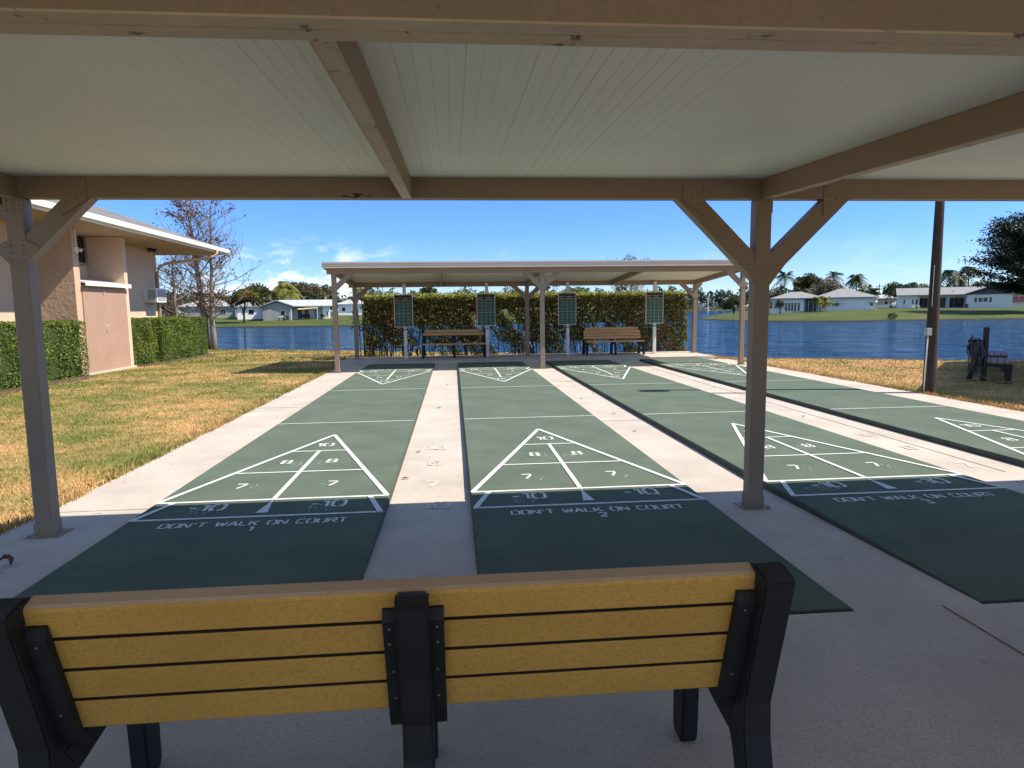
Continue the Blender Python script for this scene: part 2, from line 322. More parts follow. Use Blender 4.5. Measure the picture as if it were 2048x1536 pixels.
def copy_tree(o, parent=None):
    c = o.copy(); COL.objects.link(c)
    if parent is not None: c.parent = parent
    for ch in list(o.children): copy_tree(ch, c)
    return c
# ------------------------------------------------------------------ terrain and lake
LAKE = np.array([(90, -30), (40, 4), (26, 9.2), (17.4, 12.9), (11.6, 15.4), (6, 18.6), (1, 21.2), (-4.2, 23.9), (-8.9, 25.8), (-14, 28), (-24, 34), (-60, 52), (-130, 80), (-140, 130),
                 (-56, 111), (-39, 114.5), (-28, 112), (-14, 111), (8, 114), (22, 124), (34, 155), (62, 240), (92, 335), (125, 365), (163, 345), (117, 262), (88, 207), (62, 150), (50.5, 126), (50, 108), (52.5, 98), (62, 92.8), (78.7, 92.4), (95, 91.5), (140, 92), (240, 96), (300, 40), (200, -40)], float)
WATER_Z = -1.1
def sdist(P):
    """signed distance to the lake shore, positive on land"""
    d = np.full(len(P), 1e9); ins = np.zeros(len(P), bool); n = len(LAKE)
    for i in range(n):
        a, b = LAKE[i], LAKE[(i+1) % n]; ab = b-a
        tt = np.clip(((P-a)@ab)/(ab@ab), 0, 1); d = np.minimum(d, np.linalg.norm(P-a-tt[:, None]*ab, axis=1))
        c = (a[1] > P[:, 1]) != (b[1] > P[:, 1])
        with np.errstate(divide='ignore', invalid='ignore'):
            ins ^= c & (P[:, 0] < (b[0]-a[0])*(P[:, 1]-a[1])/(b[1]-a[1])+a[0])
    return np.where(ins, -d, d)
def height(P):
    P = np.atleast_2d(np.asarray(P, float)); d = sdist(P); x, y = P[:, 0], P[:, 1]
    near = np.interp(d, [-6, -1.1, -.2, .15, 1.5, 60], [-2.6, -1.5, -.75, -.17, -.085, -.06])
    # lawn beside the clubhouse swells a little
    near += np.where(d > .5, .05*np.exp(-((x+5)**2/9+(y-12)**2/60)), 0)
    far = np.interp(d, [-6, -.3, .25, 2, 12, 28, 60, 400], [-2.6, -1.35, -.93, -.76, -.25, .42, .8, 1.2])
    side = np.clip((y-.18*np.abs(x)-48)/8, 0, 1)
    return near*(1-side)+far*side
def ht(x, y): return float(height([(x, y)])[0])

def grow(lo, hi, a, b, step, g):
    """coordinates: even spacing in [a,b], growing outside"""
    c = list(np.arange(a, b+1e-6, step)); s_ = step
    while c[-1] < hi: s_ = min(s_*g, 160); c.append(c[-1]+s_)
    s_ = step
    while c[0] > lo: s_ = min(s_*g, 160); c.insert(0, c[0]-s_)
    return np.array(c)
gx = grow(-1600, 1900, -13, 20, .42, 1.07); gy1 = np.arange(8, 28, .38)
gy = np.unique(np.round(np.concatenate([grow(-120, 8, -3, 8, 1.0, 1.3), gy1, grow(28, 2600, 86, 134, 1.0, 1.12)]), 3)); gy = gy[(gy < 8.01) | (gy > 8.2)]
XX, YY = np.meshgrid(gx, gy); GP = np.stack([XX.ravel(), YY.ravel()], 1); GZ = height(GP)
# the slab area is cut out below: keep the sheet under the concrete
inpad = (GP[:, 0] > -1.9) & (GP[:, 0] < 9.7) & (GP[:, 1] < 16.3); GZ[inpad] -= .16
nx, ny = len(gx), len(gy); idx = np.arange(nx*ny).reshape(ny, nx)
GF = np.stack([idx[:-1, :-1], idx[:-1, 1:], idx[1:, 1:], idx[1:, :-1]], -1).reshape(-1, 4)
ground = rawmesh('ground', np.column_stack([GP, GZ]), GF, 'lawn'); tag(ground, 'brown and green lawn ground round the lake and the courts', kind='structure')
for p in ground.data.polygons: p.use_smooth = True
wv = MB(); wv.add([(-700, -60, WATER_Z), (900, -60, WATER_Z), (900, 700, WATER_Z), (-700, 700, WATER_Z)], [(0, 1, 2, 3)])
tag(wv.build('lake_water', 'water', fix=False), 'rippled deep blue lake water', kind='structure')

# ------------------------------------------------------------------ concrete: pads and walkways between the courts
CX = [0., 2.4756, 4.9684, 7.7126]; HW = .9144; CY0, CY1 = -1.87, 13.85
XL, XR = -1.76, 9.52
WZ = -.06
def walk_z(y): return np.interp(y, [-1.9, .6, 13, 14.1], [-.004, WZ, WZ, WZ])
def strip(name, x0, x1, ys, label):
    xs = np.linspace(x0, x1, 3); vs = [(x, y, float(walk_z(y))) for y in ys for x in xs]; k = len(ys)
    fs = [(i*3+j, i*3+j+1, (i+1)*3+j+1, (i+1)*3+j) for i in range(k-1) for j in range(2)]
    m = MB().add(vs, fs)
    # outer edges drop into the ground
    for j, x in ((0, x0), (2, x1)):
        m.add([(x, y, float(walk_z(y))) for y in ys]+[(x, y, -.3) for y in ys], [(i, i+1, k+i+1, k+i) for i in range(k-1)])
    o = m.build(name, 'concrete', fix=False); return tag(o, label, kind='structure')
ysr = [-1.9, -1.2, -.6, 0, .6, 2, 4, 6, 8, 10, 12, 14.05]
edges = [XL]+[v for c in CX for v in (c-HW, c+HW)]+[XR]
WL = ['pale concrete walkway between the lawn and court 1', 'pale concrete walkway between courts 1 and 2 with faded numerals', 'pale concrete walkway between courts 2 and 3 with the middle posts', 'pale concrete walkway between courts 3 and 4', 'pale concrete walkway along the right side of court 4']
walks = [strip('walkway', edges[2*i], edges[2*i+1], ysr, WL[i]) for i in range(5)]
pad = MB().box(XL, XR, -12, -1.9, -.3, -.004); pad = tag(pad.build('near_pavement', 'concrete'), 'shaded concrete pavement under the near shelter', kind='structure')
fp = MB().box(XL-.05, XR-.4, 14.05, 16.35, -.3, .035); tag(fp.build('far_pavement', 'concrete'), 'concrete pavement under the far shelter', kind='structure')
# thin control joints cut across the walkways
jm = MB()
jm.box(XL, CX[0]-HW, .52, .528, WZ-.02, WZ+.0035).box(XL, CX[0]-HW, 6.1, 6.108, WZ-.02, WZ+.0035)
jm.build('control_joint', 'joint', walks[0])
MB().box(CX[2]+HW+.60, CX[2]+HW+.606, .7, 13.5, WZ-.02, WZ+.0035).build('control_joint', 'joint', walks[3])
MB().box(CX[1]+HW, CX[2]-HW, 4.0, 4.006, WZ-.02, WZ+.0035).box(CX[1]+HW, CX[2]-HW, 9., 9.006, WZ-.02, WZ+.0035).build('control_joint', 'joint', walks[2])
MB().box(3.84, 3.847, -6, -1.9, -.03, .0).box(XL, XR, -4.9, -4.893, -.03, .0).build('control_joint', 'joint', pad)

# ------------------------------------------------------------------ stencil lettering
def arcless(*p): return list(p)
G = {
 'D': (.75, [[(0, 0), (0, 1)], [(.2, 1), (.55, 1), (.75, .8), (.75, .2), (.55, 0), (.2, 0)]]),
 'O': (.75, [[(.3, 1), (.12, 1), (0, .85), (0, .15), (.12, 0), (.3, 0)], [(.45, 1), (.63, 1), (.75, .85), (.75, .15), (.63, 0), (.45, 0)]]),
 'N': (.75, [[(0, 0), (0, 1)], [(.1, .95), (.65, .05)], [(.75, 0), (.75, 1)]]),
 "'": (.2, [[(.1, 1), (.1, .72)]]),
 'T': (.7, [[(0, 1), (.7, 1)], [(.35, .82), (.35, 0)]]),
 'W': (.95, [[(0, 1), (.2, 0)], [(.27, .05), (.44, .8)], [(.52, .8), (.68, .05)], [(.75, 0), (.95, 1)]]),
 'A': (.78, [[(0, 0), (.34, 1)], [(.44, 1), (.78, 0)], [(.24, .3), (.54, .3)]]),
 'L': (.65, [[(0, 1), (0, 0)], [(.17, 0), (.65, 0)]]),
 'K': (.72, [[(0, 0), (0, 1)], [(.14, .5), (.68, 1)], [(.3, .55), (.72, 0)]]),
 'C': (.7, [[(.7, 1), (.12, 1), (0, .85), (0, .57)], [(0, .43), (0, .15), (.12, 0), (.7, 0)]]),
 'U': (.75, [[(0, 1), (0, .15), (.12, 0), (.3, 0)], [(.45, 0), (.63, 0), (.75, .15), (.75, 1)]]),
 'R': (.75, [[(0, 0), (0, 1)], [(.17, 1), (.62, 1), (.72, .87), (.72, .63), (.62, .5), (.17, .5)], [(.36, .4), (.75, 0)]]),
 ' ': (.45, []), '-': (.4, [[(0, .48), (.4, .48)]]),
 '1': (.35, [[(.02, .8), (.2, .98)], [(.3, 1), (.3, 0)]]),
 '2': (.72, [[(0, .82), (.1, 1), (.6, 1), (.7, .86), (.7, .62)], [(.62, .5), (.08, .1)], [(0, 0), (.72, 0)]]),
 '3': (.72, [[(0, 1), (.58, 1), (.7, .87), (.7, .62), (.6, .54)], [(.22, .5), (.5, .5)], [(.7, .4), (.7, .14), (.58, 0), (0, 0)]]),
 '4': (.72, [[(.5, 1), (.0, .35)], [(.0, .28), (.72, .28)], [(.55, 1), (.55, .38)], [(.55, .18), (.55, 0)]]),
 '7': (.68, [[(0, 1), (.68, 1)], [(.66, .86), (.25, 0)]]),
 '8': (.72, [[(.3, 1), (.13, 1), (.03, .88), (.03, .64), (.13, .53), (.3, .53)], [(.43, 1), (.59, 1), (.69, .88), (.69, .64), (.59, .53), (.43, .53)], [(.3, .45), (.1, .45), (0, .33), (0, .12), (.12, 0), (.3, 0)], [(.43, .45), (.62, .45), (.72, .33), (.72, .12), (.6, 0), (.43, 0)]]),
}
G['0'] = G['O']
def text_mb(m, s, cx, y0, h, z, th=.17, wide=1., gap=.28, flip=False, cx0=None, y00=None):
    tw = sum(G[c][0]*wide+gap for c in s)-gap; x = cx-tw*h/2
    for c in s:
        w, segs = G[c]
        for seg in segs:
            p = [np.array((x+a*wide*h, y0+b_*h)) for a, b_ in seg]; t2 = th*h/2
            for i in range(len(p)-1):
                d = p[i+1]-p[i]; d = d/np.linalg.norm(d); n_ = np.array((-d[1], d[0]))*t2
                e0 = d*(t2*.55 if i > 0 else 0); e1 = d*(t2*.55 if i < len(p)-2 else 0)
                q = [p[i]-e0-n_, p[i+1]+e1-n_, p[i+1]+e1+n_, p[i]-e0+n_]
                if flip: q = [np.array((2*cx0-a[0], 2*y00-a[1])) for a in q]
                m.add([(a[0], a[1], z+.0002*i) for a in q], [(0, 1, 2, 3)])
        x += (w*wide+gap)*h
    return m
def text_words(s, cx, y0, h, z, th=.17, wide=1., gap=.28, **k):
    """one MB per word of a centred line"""
    wd = lambda t: sum(G[c][0]*wide+gap for c in t)-gap
    tw = wd(s); out = []; x = 0
    for w in s.split(' '):
        c = x+wd(w)/2; out.append(text_mb(MB(), w, cx+(c-tw/2)*h, y0, h, z, th=th, wide=wide, gap=gap, **k)); x += wd(w)+2*gap+G[' '][0]*wide
    return out
def stroke(m, a, b, w, z):
    a, b = np.array(a, float), np.array(b, float); d = b-a; d /= np.linalg.norm(d); n_ = np.array((-d[1], d[0]))*w/2
    m.add([(*(a-n_), z), (*(b-n_), z), (*(b+n_), z), (*(a+n_), z)], [(0, 1, 2, 3)])

# ------------------------------------------------------------------ shuffleboard courts
FT = .3048; LEN = 39*FT; MIDY = LEN/2
CL = ['leftmost green court next to the lawn, lettered with number 1', 'green court lettered with number 2, right behind the bench', 'green court lettered with number 3, behind the near middle post', 'rightmost green court, cut by the right edge of the photo']
for ci, cx in enumerate(CX):
    root = empty('shuffleboard_court', (cx, MIDY, 0), 0, CL[ci], 'shuffleboard court', 'shuffleboard courts')
    Y = lambda y: y-MIDY
    sl = MB(); y0, y1 = Y(CY0), Y(CY1); c = .012
    top = [(-HW+c, y0, 0), (HW-c, y0, 0), (HW-c, y1, 0), (-HW+c, y1, 0)]; rim = [(-HW, y0-.004, -c), (HW, y0-.004, -c), (HW, y1+.004, -c), (-HW, y1+.004, -c)]; low = [(x, y, -.2) for x, y, _ in rim]
    sl.add(top+rim+low, [(0, 1, 2, 3)]); sl.add(top+rim+low, [(i, i+4, (i+1) % 4+4, (i+1) % 4) for i in range(4)]+[(i+4, i+8, (i+1) % 4+8, (i+1) % 4+4) for i in range(4)], 1)
    sl.build('court_slab', ['court', 'courtside'], root)
    z = .004; W2 = HW-.012
    for e in (0, 1):
        lines = MB()
        def P(x, yf): return (x, Y(yf*FT)) if e == 0 else (-x, -Y(yf*FT))
        k = 0
        def ln(a, b, w):
            global _z; stroke(lines, a, b, w, z+.0004*(len(lines.f) % 9))
        ln(P(-W2, .06), P(W2, .06), .034); ln(P(-W2, 1.5), P(W2, 1.5), .036)
        ln(P(-W2*2/3, 4.5), P(W2*2/3, 4.5), .030); ln(P(-W2/3, 7.5), P(W2/3, 7.5), .030)
        ln(P(-W2+.01, 1.5), P(.0, 10.5), .042); ln(P(W2-.01, 1.5), P(.0, 10.5), .042)
        ln(P(0, 1.5), P(0, 7.5), .038); ln(P(-W2+.02, .06), P(-.755, 1.5), .042); ln(P(W2-.02, .06), P(.755, 1.5), .042)
        ln(P(-HW+.015, 13.5), P(HW-.015, 13.5), .028)
        a, b_, c_ = P(0, 1.42), P(-.045, .34), P(.045, .34); lines.add([(*a, z), (*b_, z), (*c_, z)], [(0, 1, 2)])
        fl = dict(flip=e == 1, cx0=0, y00=0)
        for (s_, x, y, h) in (('10', 0, 2.54, .15), ('8', -.22, 1.72, .14), ('8', .22, 1.72, .14), ('7', -.395, .83, .145), ('7', .375, .83, .145), ('-10', -.45, .21, .15), ('-10', .46, .21, .15)):
            text_mb(MB(), s_, x, Y(y), h, z, th=.17, wide=.85, gap=.22, **fl).build('numeral', 'line', root, fix=False)
            if s_ != '10':
                ox, oy = random.choice((-1, 1))*random.uniform(.07, .12), random.uniform(-.12, -.02)
                text_mb(MB(), s_, x+ox, Y(y)+oy, h, z-.001, th=.13, wide=.85, gap=.22, **fl).build('worn_numeral', 'ghostc', root, fix=False)
        [w_.build('painted_word', 'line', root, fix=False) for w_ in text_words("DON'T WALK ON COURT", .02, Y(-.185), .092, z, th=.165, wide=.80, gap=.21, **fl)]
        text_mb(MB(), str(ci+1), .03, Y(-.305), .085, z, th=.2, wide=.9, **fl).build('court_number', 'line', root, fix=False)
        lines.build('line_markings', 'line', root, fix=False)
# faded numerals on the walkways
for wi, x0 in ((1, 1.238), (3, 6.34)):
    for s_, y, h in (('10', 2.47, .17), ('8', 1.72, .17), ('7', .9, .19), ('-10', .22, .17)):
        gm = text_mb(MB(), s_, x0, y, h, 0, th=.2, wide=.85, gap=.22); gm.v = [(a, b_, float(walk_z(b_))+.003+.0005*((i_//4) % 7)) for i_, (a, b_, c_) in enumerate(gm.v)]
        gm.build('faded_numeral', 'ghost', walks[wi], fix=False)

# ------------------------------------------------------------------ shelters
def gusset(m, poly, y, rv, t=.004):
    m.prism(poly, 'y', y-t, y+.001)
    for p in rv: m.rivet((p[0], y-t, p[1]))
def gusset_o(post, T, poly, y, rv):
    g = MB(); gusset(g, poly, y, rv); T(g).build('gusset_plate', 'tan', post)
def shelter(name, label, x_posts, rows, ceil_z, xl, xr, roof_y, big=None, front_first=True, fascia_at=None):
    """rows: list of (y, post-base z); ceil_z(y): underside of the roof sheet; braces along X on every post of outer rows"""
    x0 = (xl+xr)/2; root = empty(name, (x0, rows[0][0], 0), 0, label, 'shelter', 'tan metal shelters'); ox, oy = -x0, -rows[0][0]
    T = lambda m: [m.v.__setitem__(i, (v[0]+ox, v[1]+oy, v[2])) for i, v in enumerate(m.v)] and m
    BH = .14; hw = .058
    for ri, (y, zb) in enumerate(rows):
        zt = ceil_z(y)
        # beam: box with a grooved underside
        bw = .062 if ri == 1 and len(rows) > 2 else .05; b = MB(); b.box(xl+.02, xr-.02, y-bw, y+bw, zt-BH+.006, zt-.002)
        for xx in np.arange(xl+.5, xr, .9): b.rivet((xx, y-bw, zt-BH+.03), .005)
        bo = T(b).build('beam', 'tan', root)
        for ya_, yb_ in ((y-bw, y-.005), (y+.006, y+bw)): T(MB().box(xl+.02, xr-.02, ya_, yb_, zt-BH, zt-BH+.006)).build('flange', 'tan_bounce' if ri == 1 else 'tan', bo)
        for pi, x in enumerate(x_posts):
            zb_ = zb; p = MB(); p.cbox(x-hw, x+hw, y-hw*.9, y+hw*.9, zb_, zt-BH-.001, .008)
            post = T(p).build('post', 'tan', root)
            bp_ = MB(); bp_.box(x-.11, x+.11, y-.10, y+.10, zb_-.02, zb_+.012); bp_.box(x-hw-.004, x+hw+.004, y-hw*.9-.004, y+hw*.9+.004, zb_+.012, zb_+.10)
            for sx in (-.03, .03): bp_.rivet((x+sx, y-hw*.9-.004, zb_+.055), .009)
            for sx in (-.085, .085): bp_.rivet((x+sx, y-.08, zb_+.02), .012)
            T(bp_).build('base_plate', 'tan_rust', post)
            end = pi in (0, len(x_posts)-1)
            out_, inn, zj = (.49, .31, zt-BH-.41) if (end or not (big and ri in big)) else (.65, .455, zt-BH-.585)
            if ri in (big or ()) and not end: pass
            zB = zt-BH
            for s in (-1, 1):
                if s*1 == -1 and x-out_ < xl or s == 1 and x+out_ > xr:
                    o_, i_, zj_ = .22, .12, zB-.17
                    if x+s*o_ < xl or x+s*o_ > xr: continue
                else: o_, i_, zj_ = out_, inn, zj
                sl = (zB-zj_)/(o_-hw); zi = zB-(i_-hw)*sl
                br = MB(); br.prism([(x+s*hw, zj_), (x+s*o_, zB-.001), (x+s*i_, zB-.001), (x+s*hw, zi)], 'y', y-.046, y+.046)
                T(br).build('brace', 'tan', root)
            if zt-BH-zj > .3:
                sl = (zB-zj)/(out_-hw); yp = y-hw*.9-.002; top = zj+.13; w = hw+(top-zj)/sl-.01
                rv = [(x+sx*k, zz) for k, zz in ((.035, zj+.0), (.035, zj+.05), (.075, zj+.075), (.04, zj+.11), (.105, zj+.115)) for sx in (-1, 1)]+[(x, zj+.02), (x, zj+.08)]
                if end: # end posts: plate follows the post upwards instead
                    gusset_o(post, T, [(x-hw, zj-.02), (x+hw, zj-.02), (x+w*.8, zj+.09), (x+hw, zj+.13), (x-hw, zj+.13), (x-w*.8, zj+.09)], yp, [(x+sx*.04, zj+dz) for sx in (-1, 1) for dz in (0., .05, .10)]+[(x, zj+.0)])
                else: gusset_o(post, T, [(x-hw, zj-.03), (x+hw, zj-.03), (x+w, top), (x-w, top)], yp, rv)
                gusset_o(post, T, [(x-hw-.002, zt-BH-.10), (x+hw+.002, zt-BH-.10), (x+hw+.002, zt-BH-.002), (x-hw-.002, zt-BH-.002)], yp, [(x+sx*.04, zt-BH-dz) for sx in (-1, 0, 1) for dz in (.02, .05, .085)])
                for s in (-1, 1):
                    if x+s*out_ < xl or x+s*out_ > xr: continue
                    a, b2 = x+s*(inn-.01), x+s*(inn+.155); dz = .155*sl
                    gusset_o(post, T, [(a, zt-.006), (b2, zt-.006), (b2, zB+.0), (b2, zB-.012), (a, zB-.012-dz*.72)] if s > 0 else [(a, zt-.006), (a, zB-.012-dz*.72), (b2, zB-.012), (b2, zt-.006)], y-.0525, [(x+s*(inn+q), zt-e) for q in (.015, .05, .09, .13) for e in (.02,)]+[(x+s*(inn+q), zB+.02) for q in (.015, .05, .09, .13)]+[(x+s*(inn+.01), zB+e) for e in (.06, .09, -.05)]+[(x+s*(inn+.045), zB-.03), (x+s*(inn+.085), zB-.005)])
    # rafters along Y on the post lines and mid-bay
    xs = list(x_posts)+[(a+b)/2 for a, b in zip(x_posts[:-1], x_posts[1:])]
    for i, x in enumerate(sorted(xs)):
        for bay, ((ya, _), (yb, _)) in enumerate(zip(rows[:-1], rows[1:])):
            if bay and x not in x_posts: continue
            lo, hi = min(ya, yb)+.052, max(ya, yb)-.052; m = MB(); w = .032
            za, zb = ceil_z(lo), ceil_z(hi)
            m.add([(x-w, lo, za-.138), (x+w, lo, za-.138), (x+w, hi, zb-.138), (x-w, hi, zb-.138), (x-w, lo, za-.003), (x+w, lo, za-.003), (x+w, hi, zb-.003), (x-w, hi, zb-.003)], [(3, 2, 1, 0), (4, 5, 6, 7), (0, 1, 5, 4), (1, 2, 6, 5), (2, 3, 7, 6), (3, 0, 4, 7)])
            # underside flange plate, its paler paint standing in for ground bounce
            fm_ = MB()
            for x_, w_ in ((x, w-.007), (x-w+.003, .003), (x+w-.003, .003)):
                fm_.add([(x_-w_, lo, za-.142), (x_+w_, lo, za-.142), (x_+w_, hi, zb-.142), (x_-w_, hi, zb-.142), (x_-w_, lo, za-.1375), (x_+w_, lo, za-.1375), (x_+w_, hi, zb-.1375), (x_-w_, hi, zb-.1375)], [(3, 2, 1, 0), (4, 5, 6, 7), (0, 1, 5, 4), (1, 2, 6, 5), (2, 3, 7, 6), (3, 0, 4, 7)])
            ra = T(m).build('rafter', 'tan', root); T(fm_).build('flange', 'tan_bounce', ra)
    # ribbed ceiling sheet: shallow V grooves every 6 cm, a wider joint every 30 cm
    ya, yb = roof_y; m = MB(); prof = []; x = xl; k = 0
    while x < xr-.02:
        w, d = (.0045, .003) if k % 4 == 0 else (.003, .0018)
        x2 = min(x+.0575, xr); prof += [(x, 0), (x2-w, 0), (x2-w/2, d)]; x = x2; k += 1
    prof.append((xr, 0)); n = len(prof)
    vs = [(p[0], ya, ceil_z(ya)+p[1]) for p in prof]+[(p[0], yb, ceil_z(yb)+p[1]) for p in prof]
    m.add(vs, [(i, i+1, n+i+1, n+i) for i in range(n-1)])
    T(m).build('ceiling_sheet', 'ceil', root, fix=False)
    m = MB(); t0 = .075
    m.add([(xl, ya, ceil_z(ya)+.012), (xr, ya, ceil_z(ya)+.012), (xr, yb, ceil_z(yb)+.012), (xl, yb, ceil_z(yb)+.012)]+[(xl, ya, ceil_z(ya)+t0), (xr, ya, ceil_z(ya)+t0), (xr, yb, ceil_z(yb)+t0), (xl, yb, ceil_z(yb)+t0)], [(3, 2, 1, 0), (4, 5, 6, 7), (0, 1, 5, 4), (1, 2, 6, 5), (2, 3, 7, 6), (3, 0, 4, 7)])
    T(m).build('roof_deck', 'white', root)
    # stepped fascia / gutter along the two long edges and the ends
    for yy, s in ((min(ya, yb), -1), (max(ya, yb), 1)):
        zc = ceil_z(yy); m = MB()
        for lo, hi, p in ((-.035, .012, .030), (.012, .020, .018), (.020, .062, .034), (.062, .070, .020), (.070, .112, .040)):
            m.box(xl-.03, xr+.03, min(yy, yy+s*p), max(yy, yy+s*p), zc+lo, zc+hi)
        T(m).build('fascia', 'fascia', root)
    for xx, s in ((xl, -1), (xr, 1)):
        m = MB(); x_a, x_b = (xx, xx+s*.028) if s > 0 else (xx+s*.028, xx)
        a, b2 = ceil_z(ya), ceil_z(yb)
        m.add([(x_a, ya, a-.03), (x_b, ya, a-.03), (x_b, yb, b2-.03), (x_a, yb, b2-.03), (x_a, ya, a+.11), (x_b, ya, a+.11), (x_b, yb, b2+.11), (x_a, yb, b2+.11)], [(3, 2, 1, 0), (4, 5, 6, 7), (0, 1, 5, 4), (1, 2, 6, 5), (2, 3, 7, 6), (3, 0, 4, 7)])
        T(m).build('fascia', 'fascia', root)
    return root
NP = [-1.41, 3.722, 8.86]
shelter('shelter', 'near tan metal shelter overhead with white ribbed ceiling, framing the view', NP, [(-.055, -.05), (-3.20, -.004), (-6.3, -.004)], lambda y: 2.40+.04*y, -1.76, 9.4, (-.018, -6.6), big=(0,))
_sh = [o for o in COL.objects if o.name == 'shelter'][0]
pc = MB(); rr = np.random.default_rng(21)
for cx_, cz_, s_ in [(.82+.012*rr.normal(), 2.272+.008*rr.normal(), .010) for _ in range(12)]+[(.90+.03*rr.normal(), 2.268+.006*rr.normal(), .005) for _ in range(9)]+[(.75+.02*rr.normal(), 2.268+.005*rr.normal(), .006) for _ in range(8)]:
    q = [(cx_+s_*math.cos(a)*rr.uniform(.6, 1.3), cz_+s_*.7*math.sin(a)*rr.uniform(.6, 1.3)) for a in np.linspace(0, 2*math.pi, 8)[:-1]]
    pc.add([(a-3.82, -.0512-.0002*len(pc.f) % .003, b) for a, b in q], [tuple(range(7))])
pc.build('peeled_paint', 'soil', _sh, fix=False)
FP = [-1.475, 3.74, 9.06]
shelter('shelter', 'far tan metal shelter with flat roof in front of the tall hedge', FP, [(12.15, WZ), (15.62, .035)], lambda y: 2.54-.0635*(y-12.15), -1.66, 9.3, (11.82, 15.9))
# ------------------------------------------------------------------ benches
def bench(name, label, loc, rz, lum, lum_top, length=1.83, n_back=4, seat_boards=4, group='recycled plastic benches', mid=0.):
    """local: +y is the seat front, origin on the ground under the back of the seat (y=0)"""
    root = empty(name, loc, rz, label, 'bench', group); L2 = length/2
    lean = .31
    def bp(u): return (-.32+lean*u, .83-u)            # back plane, u metres below the top edge
    fr = []
    for xc, w in ((-L2+.041, .079), (mid, .078), (L2-.041, .079)):
        m = MB(); a, b = xc-w/2, xc+w/2
        # stile behind the boards in one piece with the splayed rear leg; end frames hook over the board ends
        if abs(xc-mid) > .1: head = [(-.372, .822), (-.360, .838), (-.30, .850), (-.268, .838), (-.265, .80), (-.31, .795)]
        else: head = [(-.376, .812), (-.352, .832), (-.325, .832), (-.318, .80)]
        m.prism(head+[(-.215, .46), (-.205, .40), (-.17, .345), (-.20, .30), (-.235, .20), (-.250, .10), (-.258, .0), (-.345, .0), (-.345, .02), (-.325, .12), (-.300, .24), (-.272, .36), (-.268, .45)], 'x', a, b)
        # seat rail and front leg in one piece, arched underneath
        m.prism([(-.2, .30), (-.17, .345), (-.205, .40), (.30, .40), (.315, .375), (.31, .03), (.295, .0), (.225, .0), (.215, .03), (.205, .24), (.15, .315), (.02, .335), (-.10, .315)], 'x', a+.011, b-.011)
        o = m.build('frame', 'black', root); fr.append(o)
        bv = bmesh.new(); bv.from_mesh(o.data); bmesh.ops.bevel(bv, geom=[e for e in bv.edges if len(e.link_faces) == 2 and e.calc_face_angle(0) > .9], offset=.006, segments=2, affect='EDGES'); bv.to_mesh(o.data); bv.free()
        # flanges beside the stile that carry the boards
        ends = xc < mid-.1 or xc > mid+.1
        for s in ((1,) if xc < mid-.1 else (-1,) if xc > mid+.1 else (-1, 1)):
            wf = .046 if ends else .034; x0, x1 = (b+.001, b+wf) if s > 0 else (a-wf, a-.001); f = MB()
            f.prism([(bp(.045)[0]-.002, bp(.045)[1]), (bp(.045)[0]-.010, bp(.045)[1]-.002), (bp(.075)[0]-.026, bp(.075)[1]), (bp(.375)[0]-.026, bp(.375)[1]), (bp(.405)[0]-.016, bp(.405)[1]-.004), (bp(.405)[0]-.002, bp(.405)[1])], 'x', x0, x1)
            fo = f.build('flange', 'black', root); xm = (x0+x1)/2
            for u in ((.095, .30) if ends else (.095, .14, .225, .31)): MB().rivet((xm+.004*random.uniform(-1, 1), bp(u)[0]-.0265, bp(u)[1]), .0042).build('screw', 'steel', fo)
    # back boards (split by the middle stile only visually: each board runs full length)
    for i in range(n_back):
        u0 = .0925*i; h = .0885; m = MB(); x0, x1 = -L2+.03, L2-.03
        if i == 0: x0, x1 = -L2+.0795, L2-.0795
        c = .0025; th = .055; ct = .013 if i == 0 else c
        pr = [(0, ct), (ct*.3, ct*.3), (ct, 0), (th-ct, 0), (th-ct*.3, ct*.3), (th, ct), (th, h-c), (th-c, h), (c, h), (0, h-c)]
        ca, sa = math.cos(math.atan(lean)), math.sin(math.atan(lean))
        def tr(p): # p=(depth forward, down)
            y0, z0 = bp(u0); return (y0+p[0]*ca+p[1]*sa, z0+p[0]*sa*1.0-p[1]*ca)
        m.prism([tr(p) for p in pr], 'x', x0, x1)
        # weathered upper faces
        o = m.build('back_board', [lum, lum_top, 'gap_shade'], root)
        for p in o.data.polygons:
            if abs(p.normal.z) > .75 and abs(p.normal.x) < .5 and not (i == 0 and p.normal.z > 0): p.material_index = 2  # edges facing the gaps take the painted shade
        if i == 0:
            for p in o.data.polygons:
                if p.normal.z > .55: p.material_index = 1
    for i in range(seat_boards):
        y0 = -.105+.103*i; m = MB(); m.cbox(-L2+.03, L2-.03, y0, y0+.094, .401, .438, .006); o = m.build('seat_board', [lum, lum_top], root)
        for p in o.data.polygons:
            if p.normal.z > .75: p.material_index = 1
    return root
bench('bench', 'yellow-brown bench seen from behind in the foreground under the near shelter', (1.330, -2.995, -.004), R_(.0), 'lumber', 'lumber_top', 1.885, group=None, mid=.014)
bench('bench', 'brown bench left of the far middle post with a gap in its back', (1.47, 15.42, .035), R_(180), 'lumber_far', 'lumber_far', 1.95, 2, group='brown benches under the far shelter')
bench('bench', 'brown bench with a full four-board back between the two right scoreboards', (6.41, 15.42, .035), R_(180), 'lumber_far', 'lumber_far', 1.86, 4, group='brown benches under the far shelter')

